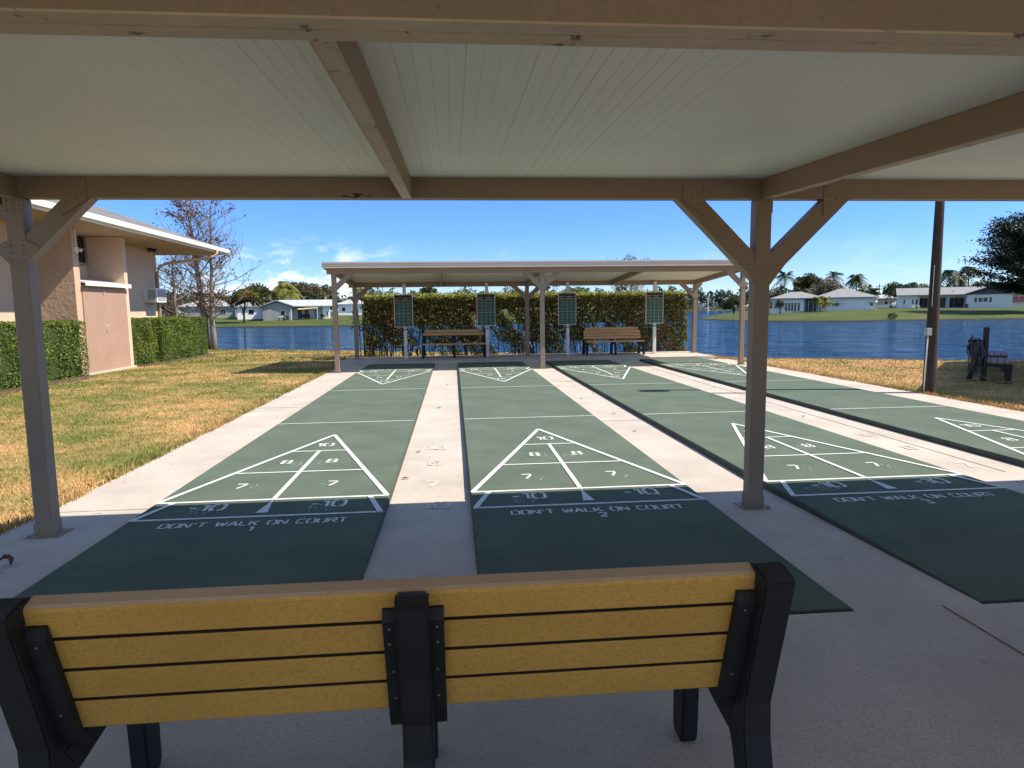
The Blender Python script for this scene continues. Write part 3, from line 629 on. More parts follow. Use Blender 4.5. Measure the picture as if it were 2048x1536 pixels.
# ------------------------------------------------------------------ scoreboards
SBL = ['leftmost of the four green scoreboards in front of the hedge', 'green scoreboard at the right end of the gap-backed bench', 'green scoreboard just left of the full-backed bench', 'rightmost of the four green scoreboards, right end of the full-backed bench']
for i, cx in enumerate((-.02, 2.46, 4.95, 7.69)):
    y = 15.40; root = empty('scoreboard', (cx, y, .035), 0, SBL[i], 'scoreboard', 'scoreboards'); b0, b1, w = .965, 1.905, .262
    MB().cbox(-.048+.03, .048+.03, .03, .12, 0, 2.25, .006).build('post', 'white', root)
    bd = MB().box(-w, w, -.012, .012, b0, b1).build('board', 'board', root)
    fm = MB(); t = .016
    fm.box(-w-t, -w, -.02, .016, b0-t, b1+t).box(w, w+t, -.02, .016, b0-t, b1+t).box(-w, w, -.02, .016, b0-t, b0).box(-w, w, -.02, .016, b1, b1+t*.4); fm.build('frame', 'white', root)
    MB().box(-w+.001, w-.001, -.016, -.0125, b1-.085, b1-.001).build('header_panel', 'boarddark', root)
    for k in range(4): MB().box(-w+.006+k*w/2, -w+(k+1)*w/2-.006, -.016, -.0125, b1-.150, b1-.098).build('colour_tab', 'red' if k % 2 == 0 else 'blackp', root)
    gr = MB()
    for k in (1, 2, 3): gr.box(-w+k*w/2-.003-(.001 if k == 2 else 0), -w+k*w/2+.003+(.001 if k == 2 else 0), -.0155, -.0125, b0, b1-.152)
    zs = np.linspace(b1-.158, b0, 9)
    for k, zz in enumerate(zs[:-1]): gr.box(-w, w, -.015, -.0124, zz-(.004 if k % 4 == 0 else .0022), zz+(.004 if k % 4 == 0 else .0022))
    gr.box(-w, w, -.015, -.0124, b1-.097, b1-.090); gr.build('grid_lines', 'gridline', root)
    MB().box(-.055+.03, .055+.03, .022, .128, .86, .885).build('strap', 'black', root)
    MB().box(-w-.05, -w-.018, 0, .02, 1.1, 1.75).build('side_panel', 'red', root) if i != 2 else None

# ------------------------------------------------------------------ light pole and its box
root = empty('light_pole', (9.73, 5.99, -.06), 0, 'dark brown wooden pole in the grass beside court 4', 'pole')
MB().tube([(0, 0, -.2), (0, 0, 0), (-.002, 0, 1.5), (.0, 0, 3.1), (0, 0, 5.2)], [.112, .106, .088, .072, .05], 14).build('pole', 'wood', root, smooth=True)
MB().tube([(-.112, -.02, 0), (-.098, -.03, 1.05)], .013, 8).build('conduit', 'white', root, smooth=True)
MB().tube([(-.075, -.05, 1.5), (-.068, -.05, 2.2)], .005, 6).build('cable', 'white', root)
bx = MB().cbox(-.17, -.075, -.09, -.02, 1.0, 1.13, .008).build('junction_box', 'grey', root)
MB().box(-.165, -.08, -.096, -.091, 1.01, 1.12).build('cover', 'grey', bx)
fl = MB().cbox(-.18, .18, -.26, .02, 5.2, 5.42, .02).build('floodlight', 'grey', root)
MB().cbox(-.16, .16, -.275, -.262, 5.22, 5.40, .005).build('lens', 'glass', fl)

# ------------------------------------------------------------------ dark benches by the lake, hose reel post, their slab and an unseen roof added to shade them
sp2 = MB().prism([(12.72, 7.12), (21, 2), (24, 11.5), (16.6, 11.5)], 'z', -.3, -.045); tag(sp2.build('lakeside_pavement', 'concrete'), 'shaded concrete pavement by the lake at the right edge', kind='structure')
db1 = bench('bench', 'near dark bench seen end-on at the right edge with red-brown seat boards', (12.64, 8.04, -.05), R_(-131.3), 'lumber_red', 'lumber_red', 1.6, 4, 4, group='dark lakeside benches')
db2 = bench('bench', 'farther dark bench by the lake, behind the coiled hose', (14.15, 9.85, -.05), R_(-131.3), 'lumber_red', 'lumber_red', 1.6, 4, 4, group='dark lakeside benches')
db1.scale = db2.scale = (1, 1.12, .82)
hp = empty('hose_post', (11.90, 7.45, -.06), 0, 'black post holding coiled grey hose behind the dark lakeside benches', 'hose post')
MB().cbox(.05, .12, -.04, .04, 0, 1.07, .006).build('post', 'blackp', hp)
MB().tube([(-.21, 0, .72), (-.21, 0, .94)], .006, 6).tube([(-.21, 0, .80), (.06, 0, .80)], .012, 8).build('hanger', 'blackp', hp)
hm = MB()
for k in range(16):
    ph = k*.39; w = .045+.013*(k % 5); top = .82+.008*(k % 4); bot = .14+.045*((k*7) % 9); yy = -.06+.008*k; cxh = -.09+.014*((k*5) % 7-3)
    hm.tube([(cxh+w*math.sin(a)*(1.05-.55*math.cos(a)), yy+.02*math.sin(a*2+ph), (top+bot)/2+(top-bot)/2*math.cos(a)) for a in np.linspace(0, 2*math.pi, 19)], .0115, 6, cap=False)
hm.tube([(-.15, -.05, .3), (-.14, -.25, .1), (-.05, -.5, .02), (.15, -.62, .015), (.25, -.5, .015)], .0115, 6)
tag(hm.build('garden_hose', 'hose', None, smooth=True), 'coiled dark grey hose hanging from the black post by the lake', 'hose').location = (11.90, 7.45, -.06)
sh = empty('unseen_shade_roof', (18, 6, 0), 0, 'unseen roof shaped to shade the lakeside benches from beyond the right edge', 'shelter')
poly = [(12.35-18, 6.0-6), (17.2-18, 11.5-6), (23.5-18, 11.5-6), (25.5-18, 4-6), (21-18, -1-6), (13.1-18, 1.2-6)]  # outline worked back from the shadow it has to cast
MB().prism(poly, 'z', 2.6, 2.74).build('roof', 'tan', sh)
for x, y in ((-4.0, -.5), (-.5, 4.6), (4.8, 4.6), (5.8, -1.6), (2.6, -6.0), (-3.9, -4.2)): MB().cbox(x-.06, x+.06, y-.06, y+.06, -.1, 2.6, .008).build('post', 'tan', sh)

# ------------------------------------------------------------------ clubhouse on the left
cb = empty('clubhouse', (-12, 12, -.06), 0, 'peach stucco clubhouse with grey shingle roof at the left edge', 'building'); CO = (-12., 12.)
def clubT(m): m.v = [(v[0]-CO[0], v[1]-CO[1], v[2]+.06) for v in m.v]; return m
WX, FX, YC, EX, EY, EZ = -8.9, -7.9, 19.78, -7.08, 21.56, 3.69
w = MB(); w.box(-20, WX, 0, YC, -.1, EZ-.02); clubT(w).build('wall', 'stucco', cb)
for (ya, yb, nm) in ((12.72, 12.98, 'stucco_rough'), (15.28, 15.46, 'stucco')):
    m = MB(); m.box(WX-.01, FX, ya, yb, -.1, EZ-.03); clubT(m).build('fin_wall', nm, cb)
m = MB(); m.box(-20, EX+.02, 0, EY-.02, EZ-.018, EZ); clubT(m).build('soffit', 'soffit', cb)
# hip roof with a small fascia step
m = MB(); rz = EZ+.16; rx = -14.; rise = (EX-rx)*.375
m.add([(EX+.06, 0, rz), (EX+.06, EY+.06, rz), (rx, EY-(EX-rx), rz+rise), (rx, 0, rz+rise), (-21, EY+.06, rz), (-21, 0, rz)], [(0, 1, 2, 3), (1, 4, 2), (4, 5, 3, 2)])
ro = clubT(m).build('roof', 'shingle', cb)
m = MB(); m.box(EX, EX+.03, 0, EY, EZ-.03, EZ+.15).box(-20, EX, EY, EY+.03, EZ-.03, EZ+.15); clubT(m).build('fascia', 'gutter', cb)
m = MB(); m.prism([(EX+.032, EZ+.05), (EX+.07, EZ+.02), (EX+.13, EZ+.03), (EX+.15, EZ+.16), (EX+.13, EZ+.16), (EX+.115, EZ+.05), (EX+.07, EZ+.045), (EX+.045, EZ+.06), (EX+.045, EZ+.16), (EX+.032, EZ+.16)], 'y', 0, EY+.03)
gu = clubT(m).build('gutter', 'gutter', cb)
m = MB(); m.tube([(EX+.09, 20.3, EZ+.03), (EX+.09, 20.3, EZ-.07), (EX-.0, 20.25, EZ-.2), (WX+.25, YC+.10, EZ-.48), (WX+.09, YC-.02, EZ-.62), (WX+.06, YC-.10, EZ-.8), (WX+.06, YC-.10, .05)], .05, 8); clubT(m).build('downspout', 'stucco', cb, smooth=True)
# recessed window, lean-to storage shed with plank door
wn = MB(); wn.box(WX-.02, WX+.006, 14.55, 15.20, 2.93, 3.70); wo = clubT(wn).build('window', 'glass', cb)
m = MB(); m.box(WX, WX+.05, 14.48, 14.55, 2.88, 3.76).box(WX, WX+.05, 15.20, 15.27, 2.88, 3.76).box(WX, WX+.05, 14.55, 15.2, 3.70, 3.76).box(WX, WX+.07, 14.5, 15.25, 2.85, 2.93).box(WX, WX+.03, 14.55, 15.2, 3.29, 3.33); clubT(m).build('window_frame', 'tan', wo)
sh_ = MB(); sh_.box(WX, FX-.03, 12.98, 15.28, -.1, 2.24); clubT(sh_).build('shed_wall', 'stucco', cb)
m = MB(); m.prism([(WX, 2.44), (FX+.13, 2.27), (FX+.13, 2.31), (WX, 2.50)], 'y', 12.985, 15.275); sr = clubT(m).build('shed_roof', 'gutter', cb)
m = MB(); m.box(FX+.131, FX+.15, 12.93, 15.33, 2.215, 2.325); clubT(m).build('drip_edge', 'gutter', sr)
dr = MB(); y = 13.02; npl = 20; pw = (15.24-13.02)/npl
for k in range(npl): dr.cbox(FX-.03, FX+.012, y+k*pw+.003, y+(k+1)*pw-.003, -.03, 2.17, .004)
dr.box(FX-.028, FX+.002, 13.02, 15.24, -.03, 2.17); do = clubT(dr).build('door', 'doorp', cb)
m = MB(); m.box(FX+.012, FX+.03, 14.00, 14.09, 1.02, 1.20).box(FX+.03, FX+.06, 14.03, 14.06, 1.06, 1.16); clubT(m).build('handle', 'grey', do)
m = MB(); m.box(FX+.012, FX+.03, 14.02, 14.05, 2.0, 2.14); clubT(m).build('hasp', 'grey', do)
m = MB(); m.box(WX-.1, FX+.06, 12.7, 15.5, -.12, -.02); clubT(m).build('threshold', 'concrete', cb)
ac = MB(); ac.cbox(WX-.05, WX+.42, 18.68, 19.42, 1.86, 2.34, .01); ao = clubT(ac).build('air_conditioner', 'white', cb)
m = MB(); m.box(WX+.421, WX+.43, 18.74, 19.36, 1.92, 2.29); [m.box(WX+.431, WX+.436, 18.74, 19.36, z, z+.012) for z in np.arange(1.93, 2.28, .035)]; m.box(WX+.14, WX+.38, 18.668, 18.679, 1.95, 2.28); clubT(m).build('grille', 'grey', ao)
fl = MB(); fl.tube([(WX+.02, 18.9, 3.76), (WX+.14, 18.9, 3.76)], .045, 8)
for s in (-1, 1): fl.tube([(WX+.12, 18.9+.05*s, 3.74), (WX+.22, 18.9+.14*s, 3.66), (WX+.30, 18.9+.2*s, 3.60)], [.03, .055, .085], 10)
clubT(fl).build('floodlights', 'black', cb, smooth=True)
m = MB(); m.cbox(FX+.002, FX+.05, 12.80, 12.92, 3.02, 3.16, .006).tube([(FX+.05, 12.86, 3.09), (FX+.16, 12.84, 3.07)], .035, 8).tube([(FX+.025, 12.86, 3.16), (FX+.025, 12.86, 3.6), (FX-.1, 13.05, 3.78)], .01, 6); clubT(m).build('security_camera', 'white', cb)

# ------------------------------------------------------------------ clipped hedges along the clubhouse
def box_hedge(label, x0, x1, y0, y1, h, n, gap=None):
    root = empty('box_hedge', ((x0+x1)/2, (y0+y1)/2, -.06), 0, label, 'hedge', 'clipped hedges along the clubhouse'); cx, cy_ = (x0+x1)/2, (y0+y1)/2
    hx, hy = (x1-x0)/2, (y1-y0)/2
    MB().cbox(-hx+.09, hx-.09, -hy+.09, hy-.09, .05, h-.07, .05).build('dark_core', 'hedgecore', root)  # solid dark box, blocks the view and stands in for inner shade
    # leaves in a shell on front (+x), ends and top
    aF, aT, aE = 2*hy*h, 4*hx*hy, 2*hx*h; p = np.array([aF, aT, aE, aE]); p /= p.sum(); k = rng.choice(4, n, p=p); P = np.zeros((n, 3)); u, v, dd = rng.uniform(-1, 1, n), rng.uniform(0, 1, n), -np.abs(rng.normal(0, .05, n))
    bumpy = .035*np.sin(u*hy*3.1+1)+.025*np.sin(u*hy*7.7)+.02*np.sin(v*9+u*5)
    for q, (X_, Y_, Z_) in enumerate(((hx+dd+bumpy*1.2, u*hy, v*h), (u*hx, (v*2-1)*hy, h+dd*.6+.018*np.sin((v*2-1)*hy*5)+.02*rng.normal(size=n)*.6), (u*hx, hy+dd+bumpy, v*h), (u*hx, -hy-dd+bumpy, v*h))):
        s = k == q; P[s] = np.stack([X_, Y_, Z_], 1)[s]
    leaves('foliage', P, .047, 'hedge', root, aspect=.6); return root
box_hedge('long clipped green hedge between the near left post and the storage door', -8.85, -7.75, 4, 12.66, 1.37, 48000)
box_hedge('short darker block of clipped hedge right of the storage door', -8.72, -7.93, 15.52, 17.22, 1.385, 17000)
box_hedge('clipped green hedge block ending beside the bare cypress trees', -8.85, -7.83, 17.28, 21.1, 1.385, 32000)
mm = MB(); 
for (x0, x1, y0, y1) in ((-8.8, -7.4, 4, 12.7), (-8.6, -7.45, 15.5, 21.5)):
    k = 40; ys = np.linspace(y0, y1, k)
    for i in range(k-1):
        e0, e1 = .12*math.sin(ys[i]*2.3), .12*math.sin(ys[i+1]*2.3); mm.add([(x0, ys[i], ht(x0, ys[i])+.03), (x1+e0, ys[i], ht(x1, ys[i])+.006), (x1+e1, ys[i+1], ht(x1, ys[i+1])+.006), (x0, ys[i+1], ht(x0, ys[i+1])+.03)], [(0, 1, 2, 3)])
tag(mm.build('mulch_bed', 'mulch', fix=False), 'dark mulch beds under the clipped hedges', kind='structure')
# ------------------------------------------------------------------ the tall see-through hedge behind the far shelter
th_ = empty('tall_hedge', (3.9, 16.85, -.08), 0, 'tall leafy screen hedge with bare stems below, behind the far shelter', 'hedge')
HL = 5.25
st = MB()
for i in range(130):
    x = rng.uniform(-HL, HL); y = rng.uniform(-.25, .3); hh = rng.uniform(1.0, 1.7); n_ = 5; dx, dy = rng.normal(0, .16), rng.normal(0, .1)
    pts = [(x+dx*(k/n_)+.03*rng.normal(), y+dy*k/n_+.02*rng.normal(), hh*k/n_) for k in range(n_+1)]; r0 = rng.uniform(.009, .022)
    st.tube(pts, [r0*(1-.6*k/n_) for k in range(n_+1)], 5)
    for _ in range(3):
        k = rng.integers(1, n_); p = Vector(pts[k]); d = Vector((rng.normal(0, .3), rng.normal(0, .25), rng.uniform(.3, .6))); st.tube([p, p+d*.5, p+d+Vector((rng.normal(0, .08), 0, .05))], [r0*.5, r0*.4, r0*.2], 4)
st.build('stems', 'trunk', th_, fix=False)
def hedge_pts(n, z0, z1, p=1., clump=None):
    x = rng.uniform(-HL, HL, n); z = z0+(z1-z0)*rng.uniform(0, 1, n)**p; y = np.where(rng.uniform(size=n) < .6, -.42+np.abs(rng.normal(0, .12, n)), rng.uniform(-.42, .45, n))
    P = np.stack([x, y, z], 1)
    if clump is not None:
        f = np.sin(x*2.1+1.3*np.sin(z*3.+x))+np.sin(x*5.3+z*4.1+2)+.7*np.sin(x*11+z*9); right = np.clip((x-3.1)*1.4, 0, 2.2); P = P[f+right+rng.normal(0, .5, n) > clump]
    return P
P = np.concatenate([hedge_pts(15000, 1.62, 1.99), hedge_pts(22000, 1.1, 1.7, 1, -1.5), hedge_pts(22000, .5, 1.2, 1, -.55), hedge_pts(15000, .06, .65, 1, .1)])
leaves('foliage', P, .082, 'screen', th_, aspect=.5)
n = 9000; P = np.stack([rng.uniform(-HL, HL, n), rng.uniform(-.47, .46, n), 2.0+.05*rng.normal(size=n)+.02*np.sin(rng.uniform(size=n)*9)], 1); leaves('new_growth', P, .075, 'screentop', th_, up=.3, aspect=.5)
rp = []
for cx_, cz_ in ((-4.4, 1.35), (-4.3, .95), (-1.75, 1.35), (-1.9, 1.7), (.72, 1.2), (3.32, 1.3), (3.3, .9), (4.55, .55), (4.4, .8), (4.2, .4)):
    q = 26; rp.append(np.stack([cx_+.12*rng.normal(size=q), -.42+.05*rng.normal(size=q), cz_+.14*rng.normal(size=q)], 1))
leaves('red_leaves', np.concatenate(rp), .085, 'redleaf', th_)

# ------------------------------------------------------------------ plants with big leaves beside the hedge
def leaf_blades(pts_dirs, L, w, name, m, parent):
    """curved pointed leaves (6 verts) from base points along directions"""
    V = []; F = []
    for p, d in pts_dirs:
        p = Vector(p); d = Vector(d).normalized(); s = d.cross(Vector((0, 0, 1))).normalized(); l = L*rng.uniform(.7, 1.25); k = len(V); dr = Vector((0, 0, -1))
        for t_, wd in ((0, .12), (.35, 1.), (.7, .8)):
            c = p+d*l*t_+dr*l*.35*t_*t_; V += [c-s*w*wd*.5, c+s*w*wd*.5]
        V.append(p+d*l+dr*l*.4); F += [(k, k+1, k+3, k+2), (k+2, k+3, k+5, k+4), (k+4, k+5, k+6, k+6)]
    me = bpy.data.meshes.new(name); me.from_pydata([tuple(v) for v in V], [], [f if f[2] != f[3] else f[:3] for f in F]); return link(name, me, parent, m)
bs = empty('broadleaf_shrub', (-1.45, 17.7, -.08), 0, 'tall shrub with big glossy leaves at the left end of the tall hedge', 'shrub')
m = MB(); pd = []
for i in range(13):
    x, y = rng.normal(.15, .45), rng.normal(0, .25); hh = rng.uniform(1.7, 3.2); top = (x*1.5+rng.normal(0, .12), y*1.4, hh); m.tube([(x, y, 0), (x*1.15, y, hh*.5), top], [.022, .016, .008], 5)
    for k in range(26):
        t_ = rng.uniform(.32, 1.); b0 = (x+(top[0]-x)*t_, y+(top[1]-y)*t_, hh*t_); a = rng.uniform(0, 2*math.pi); pd.append((b0, (math.cos(a), math.sin(a), rng.uniform(-.3, .7))))
m.build('stems', 'trunk', bs, fix=False); leaf_blades(pd, .30, .10, 'foliage', 'bigleaf', bs)

# ------------------------------------------------------------------ bare trees
def bare_tree(name, label, loc, H, r0, limbs, spread, lean=(0, 0), up=.55, start=.2, leafn=0, leafsize=.09, leafm='brownleaf', twigs=5, cat='tree', group=None, bark='bark', flat=1., sub=3):
    root = empty(name, loc, 0, label, cat, group); tr = MB(); lb = MB(); tips = []
    K = 9; pts = [Vector((lean[0]*(k/K)**1.5*H+.03*rng.normal()*(k > 0)*H/8, lean[1]*(k/K)*H+.02*rng.normal()*(k > 0), H*k/K)) for k in range(K+1)]; pts[0].z = -.15
    tr.tube(pts, [r0*(1.15 if k == 0 else 1)*(1-.9*k/K)+.006 for k in range(K+1)], 9)
    def limb(p, d, L, r, lev):
        n_ = 4 if lev else 6; q = [p]; dd = d.copy()
        for k in range(n_):
            dd = (dd+Vector((rng.normal(0, .13), rng.normal(0, .13), rng.normal(.05, .10)))).normalized(); q.append(q[-1]+dd*L/n_)
        lb.tube(q, [max(r*(1-.8*k/n_), .0035 if lev else .006)*(1 if lev < 2 else .9) for k in range(n_+1)], 5 if lev == 0 else 3, cap=False)
        tips.extend(q[2:])
        if lev < 2:
            for _ in range(twigs if lev == 0 else sub):
                k = rng.integers(1, n_+1); side = Vector((rng.normal(), rng.normal(), rng.normal(.25, .55))); side = (dd*.8+side*.75).normalized(); limb(q[k], side, L*rng.uniform(.28, .5), r*.5, lev+1)
    for i in range(limbs):
        t_ = start+(1-start)*(i+rng.uniform(0, .8))/limbs; j = min(int(t_*K), K-1); f = t_*K-j; p = pts[j].lerp(pts[j+1], f); a = i*2.4+rng.normal(0, .5)
        L = spread*(1-t_*.62)*rng.uniform(.6, 1.15)
        if t_ < start+.12: L *= .75
        limb(p, Vector((math.cos(a), math.sin(a)*flat, up*rng.uniform(.5, 1.6))).normalized(), L, r0*.25*(1-t_*.6), 0)
    tr.build('trunk', bark, root, smooth=True, fix=False); lb.build('branches', 'twig', root, fix=False)
    if leafn:
        T_ = np.array([tuple(t_) for t_ in tips]); w_ = np.clip(np.sin(T_[:, 0]*2.3+T_[:, 2]*1.7)+np.sin(T_[:, 2]*3.1+1)+.6, .02, None); w_ /= w_.sum(); P = T_[rng.choice(len(T_), leafn, p=w_)]+rng.normal(0, leafsize*.8, (leafn, 3)); leaves('foliage', P, leafsize, leafm, root, aspect=.6)
    return root
bare_tree('bare_cypress', 'bare cypress with thicker trunk touching the hedge end', (-9.42, 25.5, ht(-9.42, 25.5)), 6.7, .165, 50, 2.5, lean=(-.07, 0), leafn=1500, leafsize=.10, twigs=6, sub=4, start=.2, group='bare cypress trees')
bare_tree('bare_cypress', 'bare cypress with slimmer pale trunk, right one of the pair', (-9.05, 25.35, ht(-9.05, 25.35)), 6.2, .125, 44, 2.7, lean=(.035, 0), leafn=1200, leafsize=.10, twigs=6, sub=4, start=.2, group='bare cypress trees')
bare_tree('bare_cypress', 'reddish twiggy bare tree half hidden behind the clubhouse corner', (-11.3, 27.2, ht(-11.3, 27.2)), 5.2, .13, 44, 3.2, leafn=900, leafsize=.09, twigs=6, sub=4, start=.15, group='bare cypress trees')

# ------------------------------------------------------------------ far shore
def fx(px, Y, py=610): return float(at(px, py, Y)[0])
def fz(px, py, Y): return float(at(px, py, Y)[2])
def broad_tree(name, label, px, hw, top, bot, Y, m, n=2600, size=None, m2=None, blobs=None, seed=0, group='trees across the lake', trunkm='trunk', gaps=.0, trunk_px=None):
    r = np.random.default_rng(seed+int(px)); x = fx(px, Y); z0 = ht(x, Y); sc = (Y+4.84)/1325.; W_ = hw*sc; zt = fz(px, top, Y)-z0; zb = max(fz(px, bot, Y)-z0, .8)
    root = empty(name, (x, Y, z0), 0, label, 'tree', group); size = size or max(.34, W_*.085)
    k = blobs or 9; C = []; 
    for i in range(k):
        a = r.uniform(0, 2*math.pi); q = math.sqrt(r.uniform(0, 1))*.62; h = zb+(zt-zb)*(.22+.6*r.uniform()**.8*(1-.5*q)); C.append((q*W_*math.cos(a), q*W_*math.sin(a), h, W_*r.uniform(.32, .5), (zt-zb)*r.uniform(.16, .30)))
    C.append((0, 0, zt-(zt-zb)*.30, W_*.45, (zt-zb)*.3)); C += [(s*W_*.62, 0, zb+(zt-zb)*r.uniform(.25, .5), W_*.36, (zt-zb)*.2) for s in (-1, 1)]
    C = np.array(C); w_ = C[:, 3]**2*C[:, 4]; w_ /= w_.sum(); j = r.choice(len(C), n, p=w_); d = r.normal(size=(n, 3)); d /= np.linalg.norm(d, axis=1, keepdims=True); rad = r.uniform(.25, 1.06, n)**.5
    P = C[j, :3]+d*rad[:, None]*np.stack([C[j, 3], C[j, 3], C[j, 4]], 1); P = P[P[:, 2] < zt+.3]
    if gaps: P = P[np.sin(P[:, 0]*2.2+P[:, 2]*1.3)+np.sin(P[:, 2]*3.4+P[:, 0]*.9)+r.normal(0, .5, len(P)) > gaps]
    tm = MB(); tx = 0 if trunk_px is None else fx(trunk_px, Y)-x; rt = max(.12, W_*.05)
    tm.tube([(tx, 0, -.3), (tx*.7, 0, zb*.6), (0, 0, zb+(zt-zb)*.3), (0, 0, zb+(zt-zb)*.6)], [rt*1.2, rt, rt*.6, rt*.25], 7)
    for c in C[:7]: tm.tube([(tx*.6, 0, zb*.75), (c[0]*.5, c[1]*.5, (zb+c[2])/2), tuple(c[:3])], [rt*.5, rt*.35, rt*.1], 5)
    tm.build('trunk', trunkm, root, fix=False)
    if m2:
        s = (P[:, 2] > zb+(zt-zb)*.55)&(r.uniform(size=len(P)) < .75)|(r.uniform(size=len(P)) < .12); leaves('crown', P[~s], size, m, root, aspect=.7); leaves('upper_crown', P[s], size, m2, root, aspect=.7)  # second leaf colour, mostly in the upper crown
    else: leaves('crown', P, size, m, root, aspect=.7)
    return root
def palm(name, label, px, crown, Y, L, n=20, m='palm', rt=.16, group='palms across the lake', base_z=None, x=None, trunks=1, droop=.55, seed=0):
    r = np.random.default_rng(seed+int(px*7)); x = fx(px, Y) if x is None else x; z0 = ht(x, Y); zc = fz(px, crown, Y)-z0; root = empty(name, (x, Y, z0), 0, label, 'palm', group); tm = MB(); V = []; F = []
    for q in range(trunks):
        ox, oy = (0, 0) if trunks == 1 else (r.normal(0, L*.28), r.normal(0, L*.2)); zq = zc*(1 if q == 0 else r.uniform(.7, 1.)); tm.tube([(ox*.3, oy*.3, -.2), (ox*.6, oy*.6, zq*.4), (ox, oy, zq*.82), (ox, oy, zq)], [rt*1.25, rt, rt*.8, rt*.75], 8)
        for i in range(n):
            a = 2*math.pi*i/n*1.618*3+r.normal(0, .2); el = r.uniform(-.35, 1.25); l = L*r.uniform(.8, 1.1); d = Vector((math.cos(a)*math.cos(el), math.sin(a)*math.cos(el), math.sin(el))); p0 = Vector((ox, oy, zq)); s = Vector((-math.sin(a), math.cos(a), 0)); NN = 11
            prev = None
            for k in range(NN):
                t_ = (k+.5)/NN; c = p0+d*l*t_+Vector((0, 0, -1))*l*droop*t_*t_*1.1; tang = (d+Vector((0, 0, -1))*2.2*droop*t_).normalized(); ll = l*.30*math.sin(math.pi*min(.1+t_*.92, 1.))**.7; wd = l/NN*.46
                for sg in (-1, 1):
                    tip = c+s*sg*ll+tang*ll*.45+Vector((0, 0, -ll*.38*r.uniform(.6, 1.4))); b = len(V); V += [c-tang*wd, c+tang*wd, tip]; F.append((b, b+1, b+2))
                if prev is not None:
                    b = len(V); V += [prev-s*.035, prev+s*.035, c+s*.03, c-s*.03]; F += [(b, b+1, b+2), (b, b+2, b+3)]
                prev = c
    tm.build('trunk', 'palmtrunk', root, fix=False, smooth=True)
    rawmesh('crown', np.array([tuple(v) for v in V]), np.array(F), m, root); return root

# trees on the left, round the houses
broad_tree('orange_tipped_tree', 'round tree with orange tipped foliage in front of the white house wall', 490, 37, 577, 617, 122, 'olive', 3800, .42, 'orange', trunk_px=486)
broad_tree('dark_olive_tree', 'broad dark olive tree behind the orange tipped tree', 516, 52, 566, 622, 158, 'olive', 5000)
broad_tree('feathery_tree', 'wide feathery brown tree behind the left house', 598, 62, 562, 612, 176, 'feather', 6500, .55, gaps=-1.0)
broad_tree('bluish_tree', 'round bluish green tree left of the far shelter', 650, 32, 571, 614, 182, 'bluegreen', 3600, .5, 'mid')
broad_tree('green_tree', 'smaller green tree between the feathery tree and the bluish tree', 625, 16, 585, 610, 170, 'mid', 1300, .4)
broad_tree('olive_tree', 'low olive tree behind the cypress trunks', 385, 42, 588, 628, 150, 'olive', 2400)
broad_tree('green_tree', 'dark green trees far left behind the clubhouse corner', 340, 40, 584, 628, 160, 'mid', 2400)
broad_tree('yellow_tree', 'small yellow green tree behind the second white house', 694, 16, 598, 620, 185, 'yellowg', 900, .4)
broad_tree('twiggy_tree', 'thin greyish twiggy tree right of the orange tipped tree', 535, 16, 588, 620, 150, 'beige', 700, .3, gaps=-.1)
palm('drooping_palm', 'tall yellow green drooping palm behind the left house', 568, 572, 160, 4.6, 26, 'palmy', droop=.85)
palm('drooping_palm', 'lower yellow green palm just right of the tall drooping one', 586, 588, 152, 4.0, 24, 'palmy', droop=.9)
# above the tall hedge and the far roof
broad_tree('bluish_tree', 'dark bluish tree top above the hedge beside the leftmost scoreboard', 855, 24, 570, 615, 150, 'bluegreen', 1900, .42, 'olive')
broad_tree('olive_tree', 'olive tree top above the hedge beside the second scoreboard', 925, 26, 574, 615, 160, 'olive', 1600)
broad_tree('dark_leafed_tree', 'dark brownish tree top poking over the far roof near its middle', 1095, 27, 521, 600, 105, 'rust', 1900, .35, 'dark')
broad_tree('brown_tree', 'brown leafed tree seen over the hedge between the middle posts', 1020, 34, 568, 615, 150, 'feather', 2000)
broad_tree('green_tree', 'green tree seen over the hedge right of the far middle post', 1150, 34, 570, 612, 150, 'mid', 2000)
bt = bare_tree('bare_tree', 'big leafless tree whose twigs rise over the far roof', (fx(1262, 112), 112, ht(fx(1262, 112), 112)), 10.8, .32, 46, 7.4, leafn=2600, leafsize=.22, leafm='beige', twigs=6, sub=5, up=.75, start=.28, group='trees across the lake')
# right bank
broad_tree('dark_tree', 'dark tree on the point beside the fountain, behind the far right post', 1468, 27, 589, 630, 152, 'dark', 2600, .4, 'olive')
broad_tree('bright_shrub', 'yellow and red leafed shrub at the left end of the hip roofed house', 1537, 9, 597, 620, 122, 'yellowg', 500, .3, 'rust')
broad_tree('olive_tree', 'olive tree left of the royal palm trunk', 1556, 30, 574, 612, 190, 'olive', 3000)
palm('royal_palm', 'slender royal palm left of the rust red tree', 1568, 553, 175, 4.4, 18, 'palm')
palm('date_palm', 'low bushy palm in front of the rust red tree', 1603, 585, 160, 4.4, 26, 'palm', droop=.7)
broad_tree('rust_tree', 'rust red tree behind the hip roofed house', 1617, 34, 545, 598, 205, 'rust', 4200, .7, 'mid')
broad_tree('beige_tree', 'wide beige twiggy tree behind the hip roofed house', 1655, 44, 554, 608, 182, 'beige', 5200, .5, gaps=-1.2)
palm('royal_palm', 'small distant palm over the beige twiggy tree', 1666, 551, 215, 4.2, 18, 'palm')
palm('royal_palm', 'full crowned royal palm right of the beige twiggy tree', 1711, 556, 172, 4.2, 30, 'palm', rt=.2, droop=.75)
broad_tree('green_tree', 'green trees between the two white houses', 1730, 36, 582, 614, 220, 'mid', 2600)
palm('date_palm', 'short palm beside the utility pole between the houses', 1747, 584, 185, 3.8, 24, 'palm')
